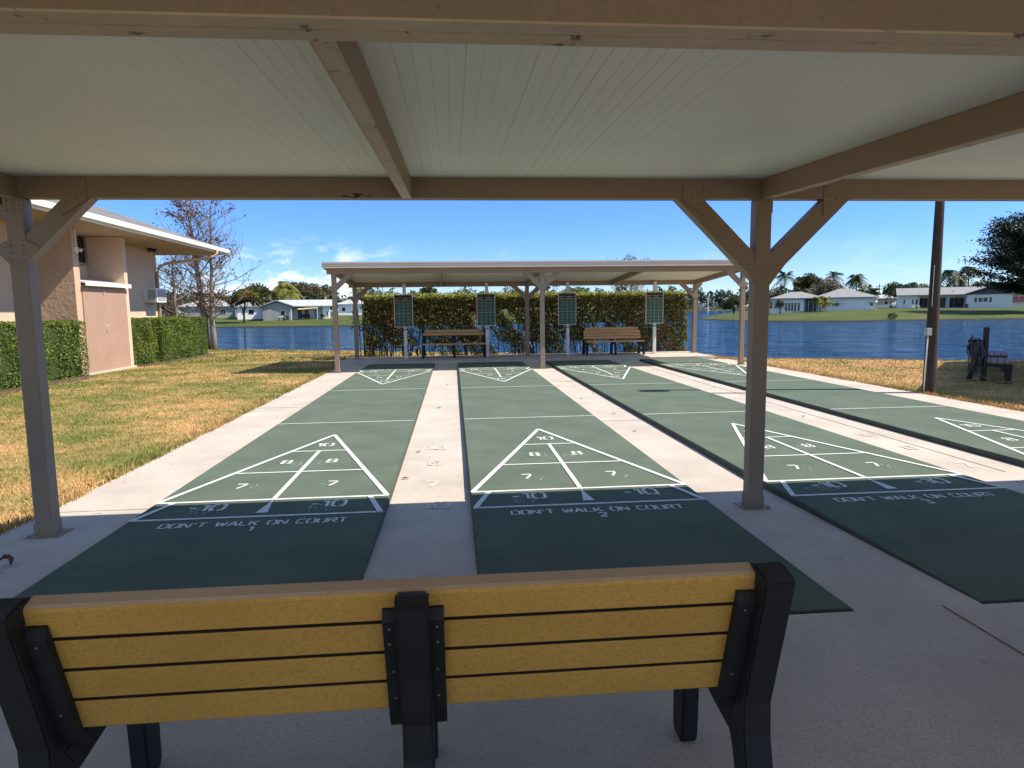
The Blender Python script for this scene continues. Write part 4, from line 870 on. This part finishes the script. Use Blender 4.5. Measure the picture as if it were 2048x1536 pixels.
broad_tree('green_tree', 'green tree left of the gabled white house', 1786, 24, 562, 610, 165, 'mid', 3000, .4, 'olive')
broad_tree('green_tree', 'rounded green tree directly left of the brown pole top of the roof', 1822, 28, 564, 610, 180, 'mid', 3000, .45)
broad_tree('yellow_tree', 'yellowish tree behind the gabled roof left of the pole', 1848, 20, 566, 607, 190, 'olive', 1600, .4, 'yellowg')
palm('date_palm', 'leftmost of three palms over the gabled roof', 1896, 548, 165, 4.6, 30, 'palm', rt=.2, droop=.85)
palm('date_palm', 'middle palm of the three over the gabled roof', 1915, 556, 170, 4.2, 28, 'palm', rt=.2, droop=.85)
palm('date_palm', 'tallest rightmost palm of the three over the gabled roof', 1934, 541, 165, 4.4, 28, 'palmy' if False else 'palm', rt=.2, droop=.8)
broad_tree('dark_tree', 'flat dark tree between the palms and the big black tree', 1968, 42, 558, 610, 175, 'dark', 4000)
# big dark layered tree at the right edge
BTY = 104; r = np.random.default_rng(5); bx0 = fx(2070, BTY); bz0 = ht(bx0, BTY)
bt2 = empty('black_olive_tree', (bx0, BTY, bz0), 0, 'huge dark layered tree at the right edge, shading the lawn', 'tree', 'trees across the lake')
P = []; tm = MB(); tm.tube([(0, 0, -.3), (.1, 0, 2.), (0, .2, 5), (.2, 0, 10), (0, 0, 15)], [.5, .42, .34, .2, .06], 9)
for k in range(64):
    h = 4.8+12.2*r.uniform()**.9; a = r.uniform(0, 2*math.pi); reach = 9.9*math.sqrt(max(0.02, 1-((h-9.8)/7.6)**2))*r.uniform(.55, 1.03); e = np.array((math.cos(a)*reach, math.sin(a)*reach, h)); tm.tube([(0, 0, h*.6), tuple(e*np.array([.5, .5, 1])*1.0+np.array([0, 0, -.5])), tuple(e)], [.15, .09, .02], 5)
    for t_ in np.linspace(.25, 1., 7):
        c = np.array([0, 0, h*.6])*(1-t_)+e*t_; q = 150; P.append(c+np.clip(r.normal(size=(q, 3)), -1.8, 1.8)*np.array([.95, .95, .26])*(.65+.6*t_))
tm.build('trunk', 'trunk', bt2, fix=False); leaves('crown', np.concatenate(P), .40, 'dark', bt2, up=.5, aspect=.6)
# small garden palms and shrubs in front of the right houses
palm('garden_palm', 'small dark palm in front of the left end of the hip roofed house', 1561, 605, 119, 1.5, 18, 'palm', rt=.08, group='garden palms', trunks=3)
palm('garden_palm', 'yellow green clump palm in front of the hip roofed house', 1640, 600, 119, 2.0, 20, 'palmy', rt=.07, group='garden palms', trunks=4)
palm('garden_palm', 'thin palm beside the white car', 1781, 588, 140, 1.9, 18, 'palm', rt=.1, group='garden palms')
def shrub(name, label, px, Y, w, h, m, n=260, size=.18, y_off=0):
    x = fx(px, Y); z0 = ht(x, Y); q = rng.normal(size=(n, 3)); q /= np.linalg.norm(q, axis=1, keepdims=True); q *= rng.uniform(.3, 1, (n, 1))**.5; P = q*np.array([w/2, w/2, h/2])+np.array([0, 0, h/2]); o = leaves(name, P, size, m, None); o.location = (x, Y, z0); return tag(o, label, 'shrub')
shrub('shore_shrub', 'dark little shrub at the waterline below the gabled house', 1786, 93.6, 1.5, 1.0, 'dark', 300, .2)
shrub('shore_shrub', 'small dark weed at the waterline on the point', 1664, 93.2, .9, .4, 'dark', 120, .15)
# distant belt of pines and trees that closes the view
r = np.random.default_rng(11); P = []
for k in range(520):
    x = -420+k*2.3+r.normal(0, 2.); y = 400+.0*x+r.normal(0, 22)-.10*abs(x-50); z0 = .8; h = r.uniform(8, 13.5)*(1.12 if r.uniform() < .25 else .9); w = r.uniform(2.6, 5.5); q = 95
    c = r.normal(size=(q, 3)); c /= np.linalg.norm(c, axis=1, keepdims=True); c *= r.uniform(.2, 1, (q, 1))**.5; P.append(np.array([x, y, z0+h*.52])+c*np.array([w, w, h*.5]))
o = leaves('distant_tree_line', np.concatenate(P), 1.9, 'bluegreen', None, aspect=.8); tag(o, 'distant belt of pines and trees beyond the lake', kind='stuff')
P = []
for k in range(130):
    x = -190+k*3.4+r.normal(0, 1.5); 
    if 20 < x < 128: continue
    y = 205+r.normal(0, 9); h = r.uniform(4.2, 7.8); w = r.uniform(2., 3.6); q = 130; c = r.normal(size=(q, 3)); c /= np.linalg.norm(c, axis=1, keepdims=True); c *= r.uniform(.2, 1, (q, 1))**.5; P.append(np.array([x, y, 1.+h*.5])+c*np.array([w, w, h*.55]))
o = leaves('distant_garden_trees', np.concatenate(P), .95, 'mid', None, aspect=.8); tag(o, 'mass of garden trees behind the far houses', kind='stuff')
P = []
for k in range(40):
    x = 86+k*1.9+r.normal(0, .5); y = 372+r.normal(0, 2); h = r.uniform(1.5, 3); q = 60; c = r.normal(size=(q, 3)); c /= np.linalg.norm(c, axis=1, keepdims=True); P.append(np.array([x, y, .2+h*.5])+c*np.array([1.6, 1.2, h*.5]))
o = leaves('bay_bushes', np.concatenate(P), .7, 'olive', None); tag(o, 'low bushes on the bank behind the fountain', kind='stuff')

# ------------------------------------------------------------------ houses across the lake
def hhouse(name, label, px, Y): 
    x = fx(px, Y); return empty(name, (x, Y, ht(x, Y)), 0, label, 'house', 'houses across the lake'), x, ht(x, Y)
class H:
    """house builder in photograph columns on the wall plane"""
    def __init__(s, name, label, px, Y): s.root, s.x, s.z = hhouse(name, label, px, Y); s.Y = Y; s.low = -.5; th = .85*math.atan2(s.x-CAM[0], Y-CAM[1]); s.root.rotation_euler = (0, 0, -th); s.c = math.cos(th)
    def X(s, px, dy=0): return (fx(px, s.Y)-s.x)*s.c
    def Z(s, py, px=None): return fz(px or 1000, py, s.Y)-s.z
    def part(s, name, m, mb, parent=None): return mb.build(name, m, parent or s.root)
    def wall(s, p0, p1, h, y0, y1, m='wwall'): return s.part('wall', m, MB().box(s.X(p0), s.X(p1), y0, y1, s.low, h))
    def window(s, p0, p1, z0, z1, y0=0, m='glass', fr='white', bars=1):
        a, b = s.X(p0), s.X(p1); f = s.part('window', fr, MB().box(a-.07, b+.07, y0-.05, y0, z0-.07, z1+.07)); g = MB().box(a, b, y0-.07, y0-.051, z0, z1); s.part('pane', m, g, f)
        if bars:
            q = MB(); [q.box(a+(b-a)*k/(bars+1)-.02, a+(b-a)*k/(bars+1)+.02, y0-.08, y0-.071, z0, z1) for k in range(1, bars+1)]; s.part('mullion', fr, q, f)
        return f
def hip(x0, x1, y0, y1, z, rise, inset, t=.18):
    m = MB(); m.box(x0, x1, y0, y1, z-t, z); ym = (y0+y1)/2; m.add([(x0, y0, z+.003), (x1, y0, z+.003), (x1, y1, z+.003), (x0, y1, z+.003), (x0+inset, ym, z+rise), (x1-inset, ym, z+rise)], [(0, 1, 5, 4), (1, 2, 5), (2, 3, 4, 5), (3, 0, 4)]); return m
def gable_x(x0, x1, y0, y1, z, rise, t=.16):
    """ridge along X"""
    ym = (y0+y1)/2; return MB().prism([(y0, z), (ym, z+rise), (y1, z), (y1, z-t), (ym, z+rise-t), (y0, z-t)], 'x', x0, x1)
def gable_y(x0, x1, y0, y1, z, rise, t=.16):
    xm = (x0+x1)/2; return MB().prism([(x0, z), (xm, z+rise), (x1, z), (x1, z-t), (xm, z+rise-t), (x0, z-t)], 'y', y0, y1)

# left: grey gabled house with the yellow awning
h = H('gabled_house', 'left house with grey gable end, white roof and yellow patio awning', 596, 128); E_ = h.Z(613, 555); RG = h.Z(604, 555)-E_+.2
gx0, gx1 = h.X(526), h.X(583); gm = (gx0+gx1)/2
h.part('wall', 'gwall', MB().prism([(gx0, h.low), (gx1, h.low), (gx1, E_), (gm, E_+RG-.15), (gx0, E_)], 'y', 0, 9)); h.part('roof', 'roofw', gable_y(gx0-.7, gx1+.5, -.5, 12, E_+.08, RG+.1))
h.wall(583, 660, E_, 3.2, 12); h.part('roof', 'roofw', gable_x(gm, h.X(668), .8, 12.5, E_+.1, RG+.18))
h.wall(645, 659, E_, 1.5, 3.2)
h.window(561, 569, .95, 1.75, 0, bars=0)
for p in (598, 612): h.window(p-4, p+4, .25, 1.95, 3.2, bars=2)
h.window(628, 634, .3, 1.9, 3.2, bars=1, m='gwall'); h.window(653, 656, .6, 1.6, 1.5, bars=1)
aw = MB(); aw.add([(h.X(588), 3.1, 2.35), (h.X(640), 3.1, 2.5), (h.X(634), -.3, 2.2), (h.X(596), -.3, 1.95), (h.X(588), 3.1, 2.42), (h.X(640), 3.1, 2.57), (h.X(634), -.3, 2.27), (h.X(596), -.3, 2.02)], [(3, 2, 1, 0), (4, 5, 6, 7), (0, 1, 5, 4), (1, 2, 6, 5), (2, 3, 7, 6), (3, 0, 4, 7)]); h.part('awning', 'awning', aw)
for p in (634, 582): h.part('porch_post', 'white', MB().box(h.X(p)-.06, h.X(p)+.06, -.3, -.18, h.low, 2.2))
h.part('chimney', 'pwall', MB().box(h.X(651), h.X(654), 7, 7.8, E_+1, E_+RG+.9)) 
# left: white wing and the second white house
h = H('white_house', 'white walled house behind the orange tipped tree', 505, 134); h.wall(474, 536, 2.45, 0, 8); h.part('roof', 'roofg', hip(h.X(470), h.X(540), -.4, 8.4, 2.6, 1.2, 3.)); h.window(497, 507, 1.1, 1.9, bars=0); h.window(484, 488, 1.1, 1.9, bars=0)
h = H('grey_roof_house', 'grey roofed house seen through the cypress branches', 425, 140); h.wall(366, 470, 2.4, 0, 9, 'gwall'); h.part('roof', 'roofw', hip(h.X(360), h.X(476), -.5, 9.5, 2.55, 1.5, 4.)); h.window(440, 450, .8, 1.8); h.window(400, 410, .8, 1.8)
h = H('white_house', 'white house seen between the two left posts of the far shelter', 700, 150); h.wall(676, 735, 2.4, 0, 9); h.part('roof', 'roofw', hip(h.X(672), h.X(740), -.5, 9.5, 2.55, 1.1, 3.)); h.window(684, 690, .9, 1.7, bars=0)
# right: hip roofed white house
h = H('hip_roofed_house', 'long white house with grey hip roofs and a dark screened porch', 1645, 124); E_ = 2.55
h.wall(1543, 1609, E_, 0, 9); h.wall(1636, 1745, E_, .0, 10); h.wall(1609, 1636, E_, 2.6, 9)
h.part('roof', 'roofg', hip(h.X(1539), h.X(1650), -.6, 9.5, E_+.14, 1.35, 4.2)); h.part('roof', 'roofg', hip(h.X(1628), h.X(1750), -.7, 11, E_+.17, 1.85, 5.2))
h.part('screen', 'screenm', MB().box(h.X(1609)+.02, h.X(1636)-.02, .15, .2, h.low, E_-.2)); q = MB(); [q.box(h.X(p)-.03, h.X(p)+.03, .10, .149, h.low, E_-.2) for p in (1611, 1618, 1627, 1634)]; h.part('screen_frame', 'white', q)
for p in (1574, 1580, 1586, 1592, 1599): h.window(p-2.1, p+1.6, .15, 1.75, bars=0)
for p0, p1, e in ((1664, 1676, 0), (1734, 1739, 0), (1652, 1657, 0)):
    h.window(p0, p1, 1.0, 1.85, bars=0); a, b = h.X(p0)-.25, h.X(p1)+.7; h.part('awning', 'white', MB().prism([(0, 2.0), (-.75, 1.62), (-.75, 1.68), (0, 2.08)], 'x', a, b))
h.part('downspout', 'gwall', MB().box(h.X(1651)-.04, h.X(1651)+.04, -.08, -.01, 0, E_)); h.part('lamp', 'white', MB().cbox(h.X(1602)-.2, h.X(1602)+.2, -.3, -.06, 1.55, 2.05, .08))
h.part('patio', 'concrete', MB().box(h.X(1590), h.X(1608), -1.3, -.02, -.2, .07))
# right: gabled white house with dark gable
h = H('gabled_house', 'white house with dark triangular gable and sliding glass porch, right of the pole', 1900, 127); E_ = 2.75
h.wall(1799, 1840, E_, 0, 9); h.wall(1838, 1932, E_, 2.2, 9); gx0, gx1 = h.X(1930), h.X(2010); gm = (gx0+gx1)/2
h.wall(1930, 2010, E_, -.8, 10)
h.part('gable', 'darkslate', MB().prism([(gx0+.3, E_), (gx1-.3, E_), (gm, E_+1.35)], 'y', -.85, 1)); h.part('roof', 'roofg', gable_y(gx0-.8, gx1+.8, -1.3, 9, E_+.05, 1.62)); h.part('roof', 'roofg', gable_x(h.X(1795), gm, -.9, 10, E_+.08, 1.6))
h.part('gable', 'gwall', MB().prism([(0.2, E_), (9, E_), (4.6, E_+1.35)], 'x', h.X(1799)+.02, h.X(1799)+.2))
for p0, p1 in ((1842, 1868), (1876, 1893), (1900, 1928)): h.window(p0, p1, .1, 2.15, 2.2, m='screenm', bars=2)
for p in (1840, 1872, 1897, 1930): h.part('porch_post', 'white', MB().box(h.X(p)-.08, h.X(p)+.08, -.2, -.04, h.low, E_-.1))
h.part('patio', 'concrete', MB().box(h.X(1822), h.X(1932), -1.5, 2.2, -.3, .06))
for p in (1954, 1963): h.window(p-3.4, p+3.4, 1.25, 2.05, -.8, bars=0)
for p in (1945.5, 1972): h.part('shutter', 'darkslate', MB().box(h.X(p)-.18, h.X(p)+.18, -.86, -.8, 1.15, 2.1))
for p in (1811, 1828): h.window(p-1.3, p+1.3, .9, 1.9, bars=0)
h.window(1834, 1837.5, .1, 1.95, m='screenm', bars=0)
rv_ = h.part('roof_vent', 'brownm', MB().prism([(-.3, 0), (.3, 0), (.15, .3), (-.15, .3)], 'y', 1.2, 1.5)); rv_.location = (h.X(1905), 0.1, E_+.55)
# pink house
h = H('pink_house', 'pinkish house with red shutters at the right edge across the lake', 2040, 132); h.wall(2014, 2090, 2.7, 0, 9, 'wwall'); h.part('roof', 'roofg', hip(h.X(2009), h.X(2098), -.6, 9.5, 2.85, 1.5, 4.5)); h.part('trim', 'pinkm', MB().box(h.X(2014), h.X(2090), -.04, 0, 2.45, 2.68))
for p in (2029, 2044):
    h.window(p-2.5, p+2.5, 1.0, 2.0, bars=0); h.part('shutter', 'pinkm', MB().prism([(-.02, 2.2), (-.75, 1.05), (-.75, 1.1), (-.02, 2.28)], 'x', h.X(p)-.62, h.X(p)+.62))
h = H('peach_house', 'low peach house wall and fence between the two right houses', 1757, 160); h.wall(1744, 1790, 2.3, 0, 8, 'pwall'); h.part('roof', 'roofw', hip(h.X(1740), h.X(1795), -.4, 8.4, 2.45, 1.0, 3.)); h.part('fence', 'white', MB().box(h.X(1746), h.X(1778), -6, -5.9, .0, .75)); h.window(1769, 1774, .9, 1.6, bars=0)
h = H('grey_roof_house', 'distant grey roofed house behind the fountain', 1425, 385); h.wall(1366, 1470, 3.0, 0, 10); h.part('roof', 'roofg', hip(h.X(1360), h.X(1476), -.8, 11, 3.2, 3.0, 6.)); h.window(1456, 1460, 1., 2.2, bars=0); h.window(1400, 1405, 1., 2.2, bars=0)

# ------------------------------------------------------------------ things in the far gardens
def place(name, label, cat, px, Y, group=None): x = fx(px, Y); return empty(name, (x, Y, ht(x, Y)), 0, label, cat, group)
o = place('picnic_table', 'white picnic table on the patio left of the pole', 'table', 1829, 124); MB().box(-.85, .85, -.38, .38, .70, .76).build('tabletop', 'white', o)
for s in (-1, 1):
    MB().box(-.85, .85, s*.72-.13, s*.72+.13, .42, .47).build('seat', 'white', o)
    lg = MB().prism([(-.75, 0), (-.62, 0), (-.2, .70), (-.33, .70)], 'x', s*.6-.04, s*.6+.04).prism([(.75, 0), (.62, 0), (.2, .70), (.33, .70)], 'x', s*.6-.041, s*.6+.039); lg.build('legs', 'white', o)
def chair(px, Y, label, m, rz=0.):
    o = place('patio_chair', label, 'chair', px, Y, 'patio chairs'); o.rotation_euler = (0, 0, rz); MB().box(-.3, .3, -.3, .3, .40, .48).build('seat', m, o); MB().prism([(.26, .48), (.32, .48), (.42, 1.0), (.36, 1.0)], 'x', -.3, .3).build('backrest', m, o)
    for sx in (-.26, .26):
        for sy in (-.26, .26): MB().box(sx-.025, sx+.025, sy-.025, sy+.025, -.03, .40).build('leg', m, o)
for i, (px, Y, lb, m) in enumerate(((604, 129.2, 'dark patio chair left under the yellow awning', 'black'), (611, 129.4, 'dark patio chair in the middle under the yellow awning', 'black'), (621, 129.2, 'dark patio chair right under the yellow awning', 'black'), (652, 127.4, 'wooden patio chair by the white wall right of the awning', 'lumber_far'), (645, 128.2, 'dark patio chair beside the wooden chair', 'black'), (1884, 126.6, 'dark patio chair by the sliding doors right of the pole', 'black'), (1914, 126.8, 'dark patio chair on the right half of the glass porch', 'black'))): chair(px, Y, lb, m, .7*i)
o = place('grill', 'black covered grill against the white gable wall', 'grill', 1995, 125); MB().prism([(-.95, -.05), (.95, -.05), (.95, 1.05), (.62, 1.28), (-.62, 1.28), (-.95, 1.05)], 'y', -.35, .35).build('cover', 'blackp', o); MB().cbox(-1.0, -.95, -.15, .15, .75, .85, .01).build('handle', 'black', o)
o = place('storage_bin', 'brown storage bin beside the hose reel', 'bin', 1937, 125); MB().cbox(-.55, .55, -.35, .35, 0, .75, .03).build('body', 'brownm', o); MB().cbox(-.6, .6, -.4, .4, .752, .82, .02).build('lid', 'brownm', o)
hr = MB(); hr.tube([(.32*math.cos(a), .0, .55+.32*math.sin(a)) for a in np.linspace(0, 2*math.pi, 21)], .07, 8, cap=False).box(-.03, .03, -.05, .05, -.05, .25); ho = hr.build('hose_reel', 'tan'); x = fx(1949, 125.4); ho.location = (x, 125.6, ht(x, 125.4)); tag(ho, 'round hose reel against the white gable wall', 'hose reel')
o = place('air_conditioner', 'brown air conditioner between the gabled and the pink house', 'air conditioner', 2014, 128); MB().cbox(-.4, .4, -.4, .4, 0, .9, .04).build('cabinet', 'brownm', o); MB().box(-.36, .36, -.42, -.401, .1, .8).build('grille', 'black', o)
o = place('grill', 'dark barbecue with white hood by the grey gable wall', 'grill', 561, 126.5); MB().cbox(-.5, .5, -.25, .25, .55, .85, .05).build('firebox', 'white', o); MB().box(-.4, -.34, -.2, .2, -.05, .55).box(.34, .4, -.2, .2, -.05, .55).build('legs', 'black', o)
shrub('round_shrub', 'dark round shrub by the grey gable wall of the left house', 569, 126.6, 1.3, 1.1, 'dark', 260, .2)
o = place('utility_pole', 'distant utility pole with crossarm between the right houses', 'pole', 1757, 200); MB().tube([(0, 0, -.3), (0, 0, 7.4)], [.17, .11], 8).build('pole', 'wood', o); MB().box(-1.1, 1.1, -.06, .06, 6.5, 6.65).build('crossarm', 'wood', o)
# car
o = place('parked_car', 'white car parked beside the gabled white house', 'car', 1799, 146); o.rotation_euler = (0, 0, 0)
MB().prism([(-2.2, .35), (-2.2, .75), (-2.05, .9), (-1.1, 1.02), (-.45, 1.5), (1.1, 1.55), (1.95, 1.05), (2.2, .95), (2.22, .4)], 'y', -.85, .85).build('body', 'carp', o)
MB().prism([(-.95, 1.03), (-.40, 1.44), (.35, 1.47), (.35, 1.03)], 'y', -.86, .86).prism([(.45, 1.03), (.45, 1.47), (1.05, 1.48), (1.6, 1.08)], 'y', -.86, .86).build('window', 'glass', o)
for sx in (-1.4, 1.4):
    for sy in (-.78, .78):
        w_ = MB().tube([(sx, sy-.11, .32), (sx, sy+.11, .32)], .33, 16).build('wheel', 'tyre', o); MB().tube([(sx, sy-.115, .32), (sx, sy+.115, .32)], .19, 12).build('rim', 'grey', w_)
for sy in (-.6, .6): MB().cbox(-2.23, -2.15, sy-.16, sy+.16, .66, .80, .02).build('headlight', 'white', o)
# fountain
FY = 250; fX = CAM[0]+.393*(FY-CAM[1]); r = np.random.default_rng(3); n = 650; t_ = r.uniform(0, 1, n); hgt = 6.6*t_**1.1; wd = .14+.4*(1-t_)+.12*t_
P = [np.stack([r.normal(0, 1, n)*wd*.5, r.normal(0, 1, n)*wd*.5, hgt], 1)]
for k in range(14):
    a = 2*math.pi*k/14; q = 36; s = r.uniform(0, 1, q); P.append(np.stack([math.cos(a)*3.8*s, math.sin(a)*3.8*s, 2.3*4*s*(1-s)*.95+.05], 1)+r.normal(0, .07, (q, 3)))
q = 500; s = r.uniform(0, 1, q); P.append(np.stack([-1.2-2.8*s+r.normal(0, .5, q), r.normal(0, .8, q), 3.8-3.3*s*r.uniform(.1, 1, q)], 1))
fo = leaves('fountain', np.concatenate(P), .13, 'foam', None, aspect=.8); fo.location = (fX, FY, WATER_Z); tag(fo, 'white fountain jet spraying from the lake beside the grassy point', 'fountain')

# ------------------------------------------------------------------ lawn grass and litter
def blades(n, x0, x1, y0, y1, h, w, seed, wt=1.6):
    r = np.random.default_rng(seed); X = r.uniform(x0, x1, n*6); Y_ = r.uniform(y0, y1, n*6); d2 = (X-CAM[0])**2+(Y_-CAM[1])**2; keep = r.uniform(size=len(X)) < np.minimum(1, (60/d2)**(wt/2)); X, Y_ = X[keep][:n], Y_[keep][:n]
    P2 = np.stack([X, Y_], 1); sd = sdist(P2); ok = (sd > .1)&~((X > XL-.015)&(X < XR+.02)&(Y_ < 16.4))&~((X < -7.5)&(Y_ > 4)&(Y_ < 21.3))&~(((X-12.72)*.75-(Y_-7.12)*.66 > 0)&(Y_ < 11.5)&(Y_ > 2)); P2, sd = P2[ok], sd[ok]; X, Y_ = P2.T; n = len(X); Z = height(P2); dist = np.sqrt((X-CAM[0])**2+(Y_-CAM[1])**2); s = np.clip(dist/9, 1, 2.2)
    a = r.uniform(0, 2*math.pi, n); H_ = h*r.uniform(.5, 1.3, n); w_ = w*s*r.uniform(.7, 1.3, n); ln = r.normal(0, .75, (n, 2))*H_[:, None]
    B = np.stack([X, Y_, Z-.012], 1); ca, sa = np.cos(a)*w_/2, np.sin(a)*w_/2
    V = np.stack([B-np.stack([ca, sa, 0*a], 1), B+np.stack([ca, sa, 0*a], 1), B+np.stack([ln[:, 0], ln[:, 1], H_+.012], 1)], 1).reshape(-1, 3); return V
ev = []
for xa, xb in ((XL-.10, XL+.035), (XR-.03, XR+.12)):
    m_ = 9000; X = rng.uniform(xa, xb, m_); Y_ = rng.uniform(-1.4, 16, m_); k_ = np.sin(Y_*3.1)+np.sin(Y_*7.7+1)+rng.normal(0, .8, m_) > -.4; X, Y_ = X[k_], Y_[k_]; m_ = len(X); a = rng.uniform(0, 6.28, m_); H_ = rng.uniform(.02, .055, m_); B = np.stack([X, Y_, np.full(m_, -.075)], 1); sd_ = np.stack([np.cos(a), np.sin(a), 0*a], 1)*.006; ln = rng.normal(0, .02, (m_, 2)); ev.append(np.stack([B-sd_, B+sd_, B+np.stack([ln[:, 0], ln[:, 1], H_+.02], 1)], 1).reshape(-1, 3))
V = np.concatenate(ev+[blades(150000, -13, XL, -1.5, 25.5, .032, .011, 1), blades(70000, XR, 30, 1, 16, .034, .012, 2), blades(16000, -14, 10, 16.4, 25.8, .05, .02, 4, .4)])
g_ = rawmesh('lawn_grass', V, np.arange(len(V)).reshape(-1, 3), 'blade'); tag(g_, 'short dry and green grass blades of the near lawns', kind='stuff')
# dead leaf curl on the walkway at the left edge and small litter
lf = MB(); pts = []
for i in range(7):
    for j in range(4):
        u = i/6-.5; v = (j/3-.5)*(1-abs(u)*1.5); pts.append((u*.19, v*.085+.02*math.sin(u*9), .018+.055*abs(v)*1.6+.02*math.sin(u*7+j)))
lf.add(pts, [(i*4+j, i*4+j+1, (i+1)*4+j+1, (i+1)*4+j) for i in range(6) for j in range(3)]); lo = lf.build('dead_leaf', 'brownleaf', fix=False); lo.scale = (.72, .72, .72); lo.location = (-1.29, -.70, -.012); lo.rotation_euler = (0, 0, -.4); tag(lo, 'curled brown dead leaf on the pavement at the left edge', 'leaf')
small = MB(); small.add([(-.03, 0, .004), (0, -.012, .008), (.035, 0, .005), (.0, .014, .012)], [(0, 1, 2, 3)]); proto = small.build('dry_leaf', 'brownleaf', fix=False)
spots_ = [(1.2, 5.6), (3.7, 3.2), (3.62, 6.3), (3.85, 8.2), (6.3, 3.9), (3.78, 4.6), (1.05, 2.35), (6.42, 7.4), (3.95, 6.9), (1.3, 8.8), (3.66, 10.3), (.98, 1.2)]
for i, (x, y) in enumerate(spots_):
    o = proto if i == 0 else proto.copy()
    if i: COL.objects.link(o)
    o.location = (x, y, float(walk_z(y))+.004); o.rotation_euler = (0, 0, i*1.7); o.scale = (1.3,)*3; tag(o, 'small dry leaf lying on a walkway between the green courts', 'leaf', 'dry leaves on the walkways')

S.cycles.use_denoising = True; S.cycles.max_bounces = 7; S.cycles.diffuse_bounces = 4; S.cycles.glossy_bounces = 3; S.cycles.transparent_max_bounces = 8; S.cycles.caustics_reflective = False; S.cycles.caustics_refractive = False
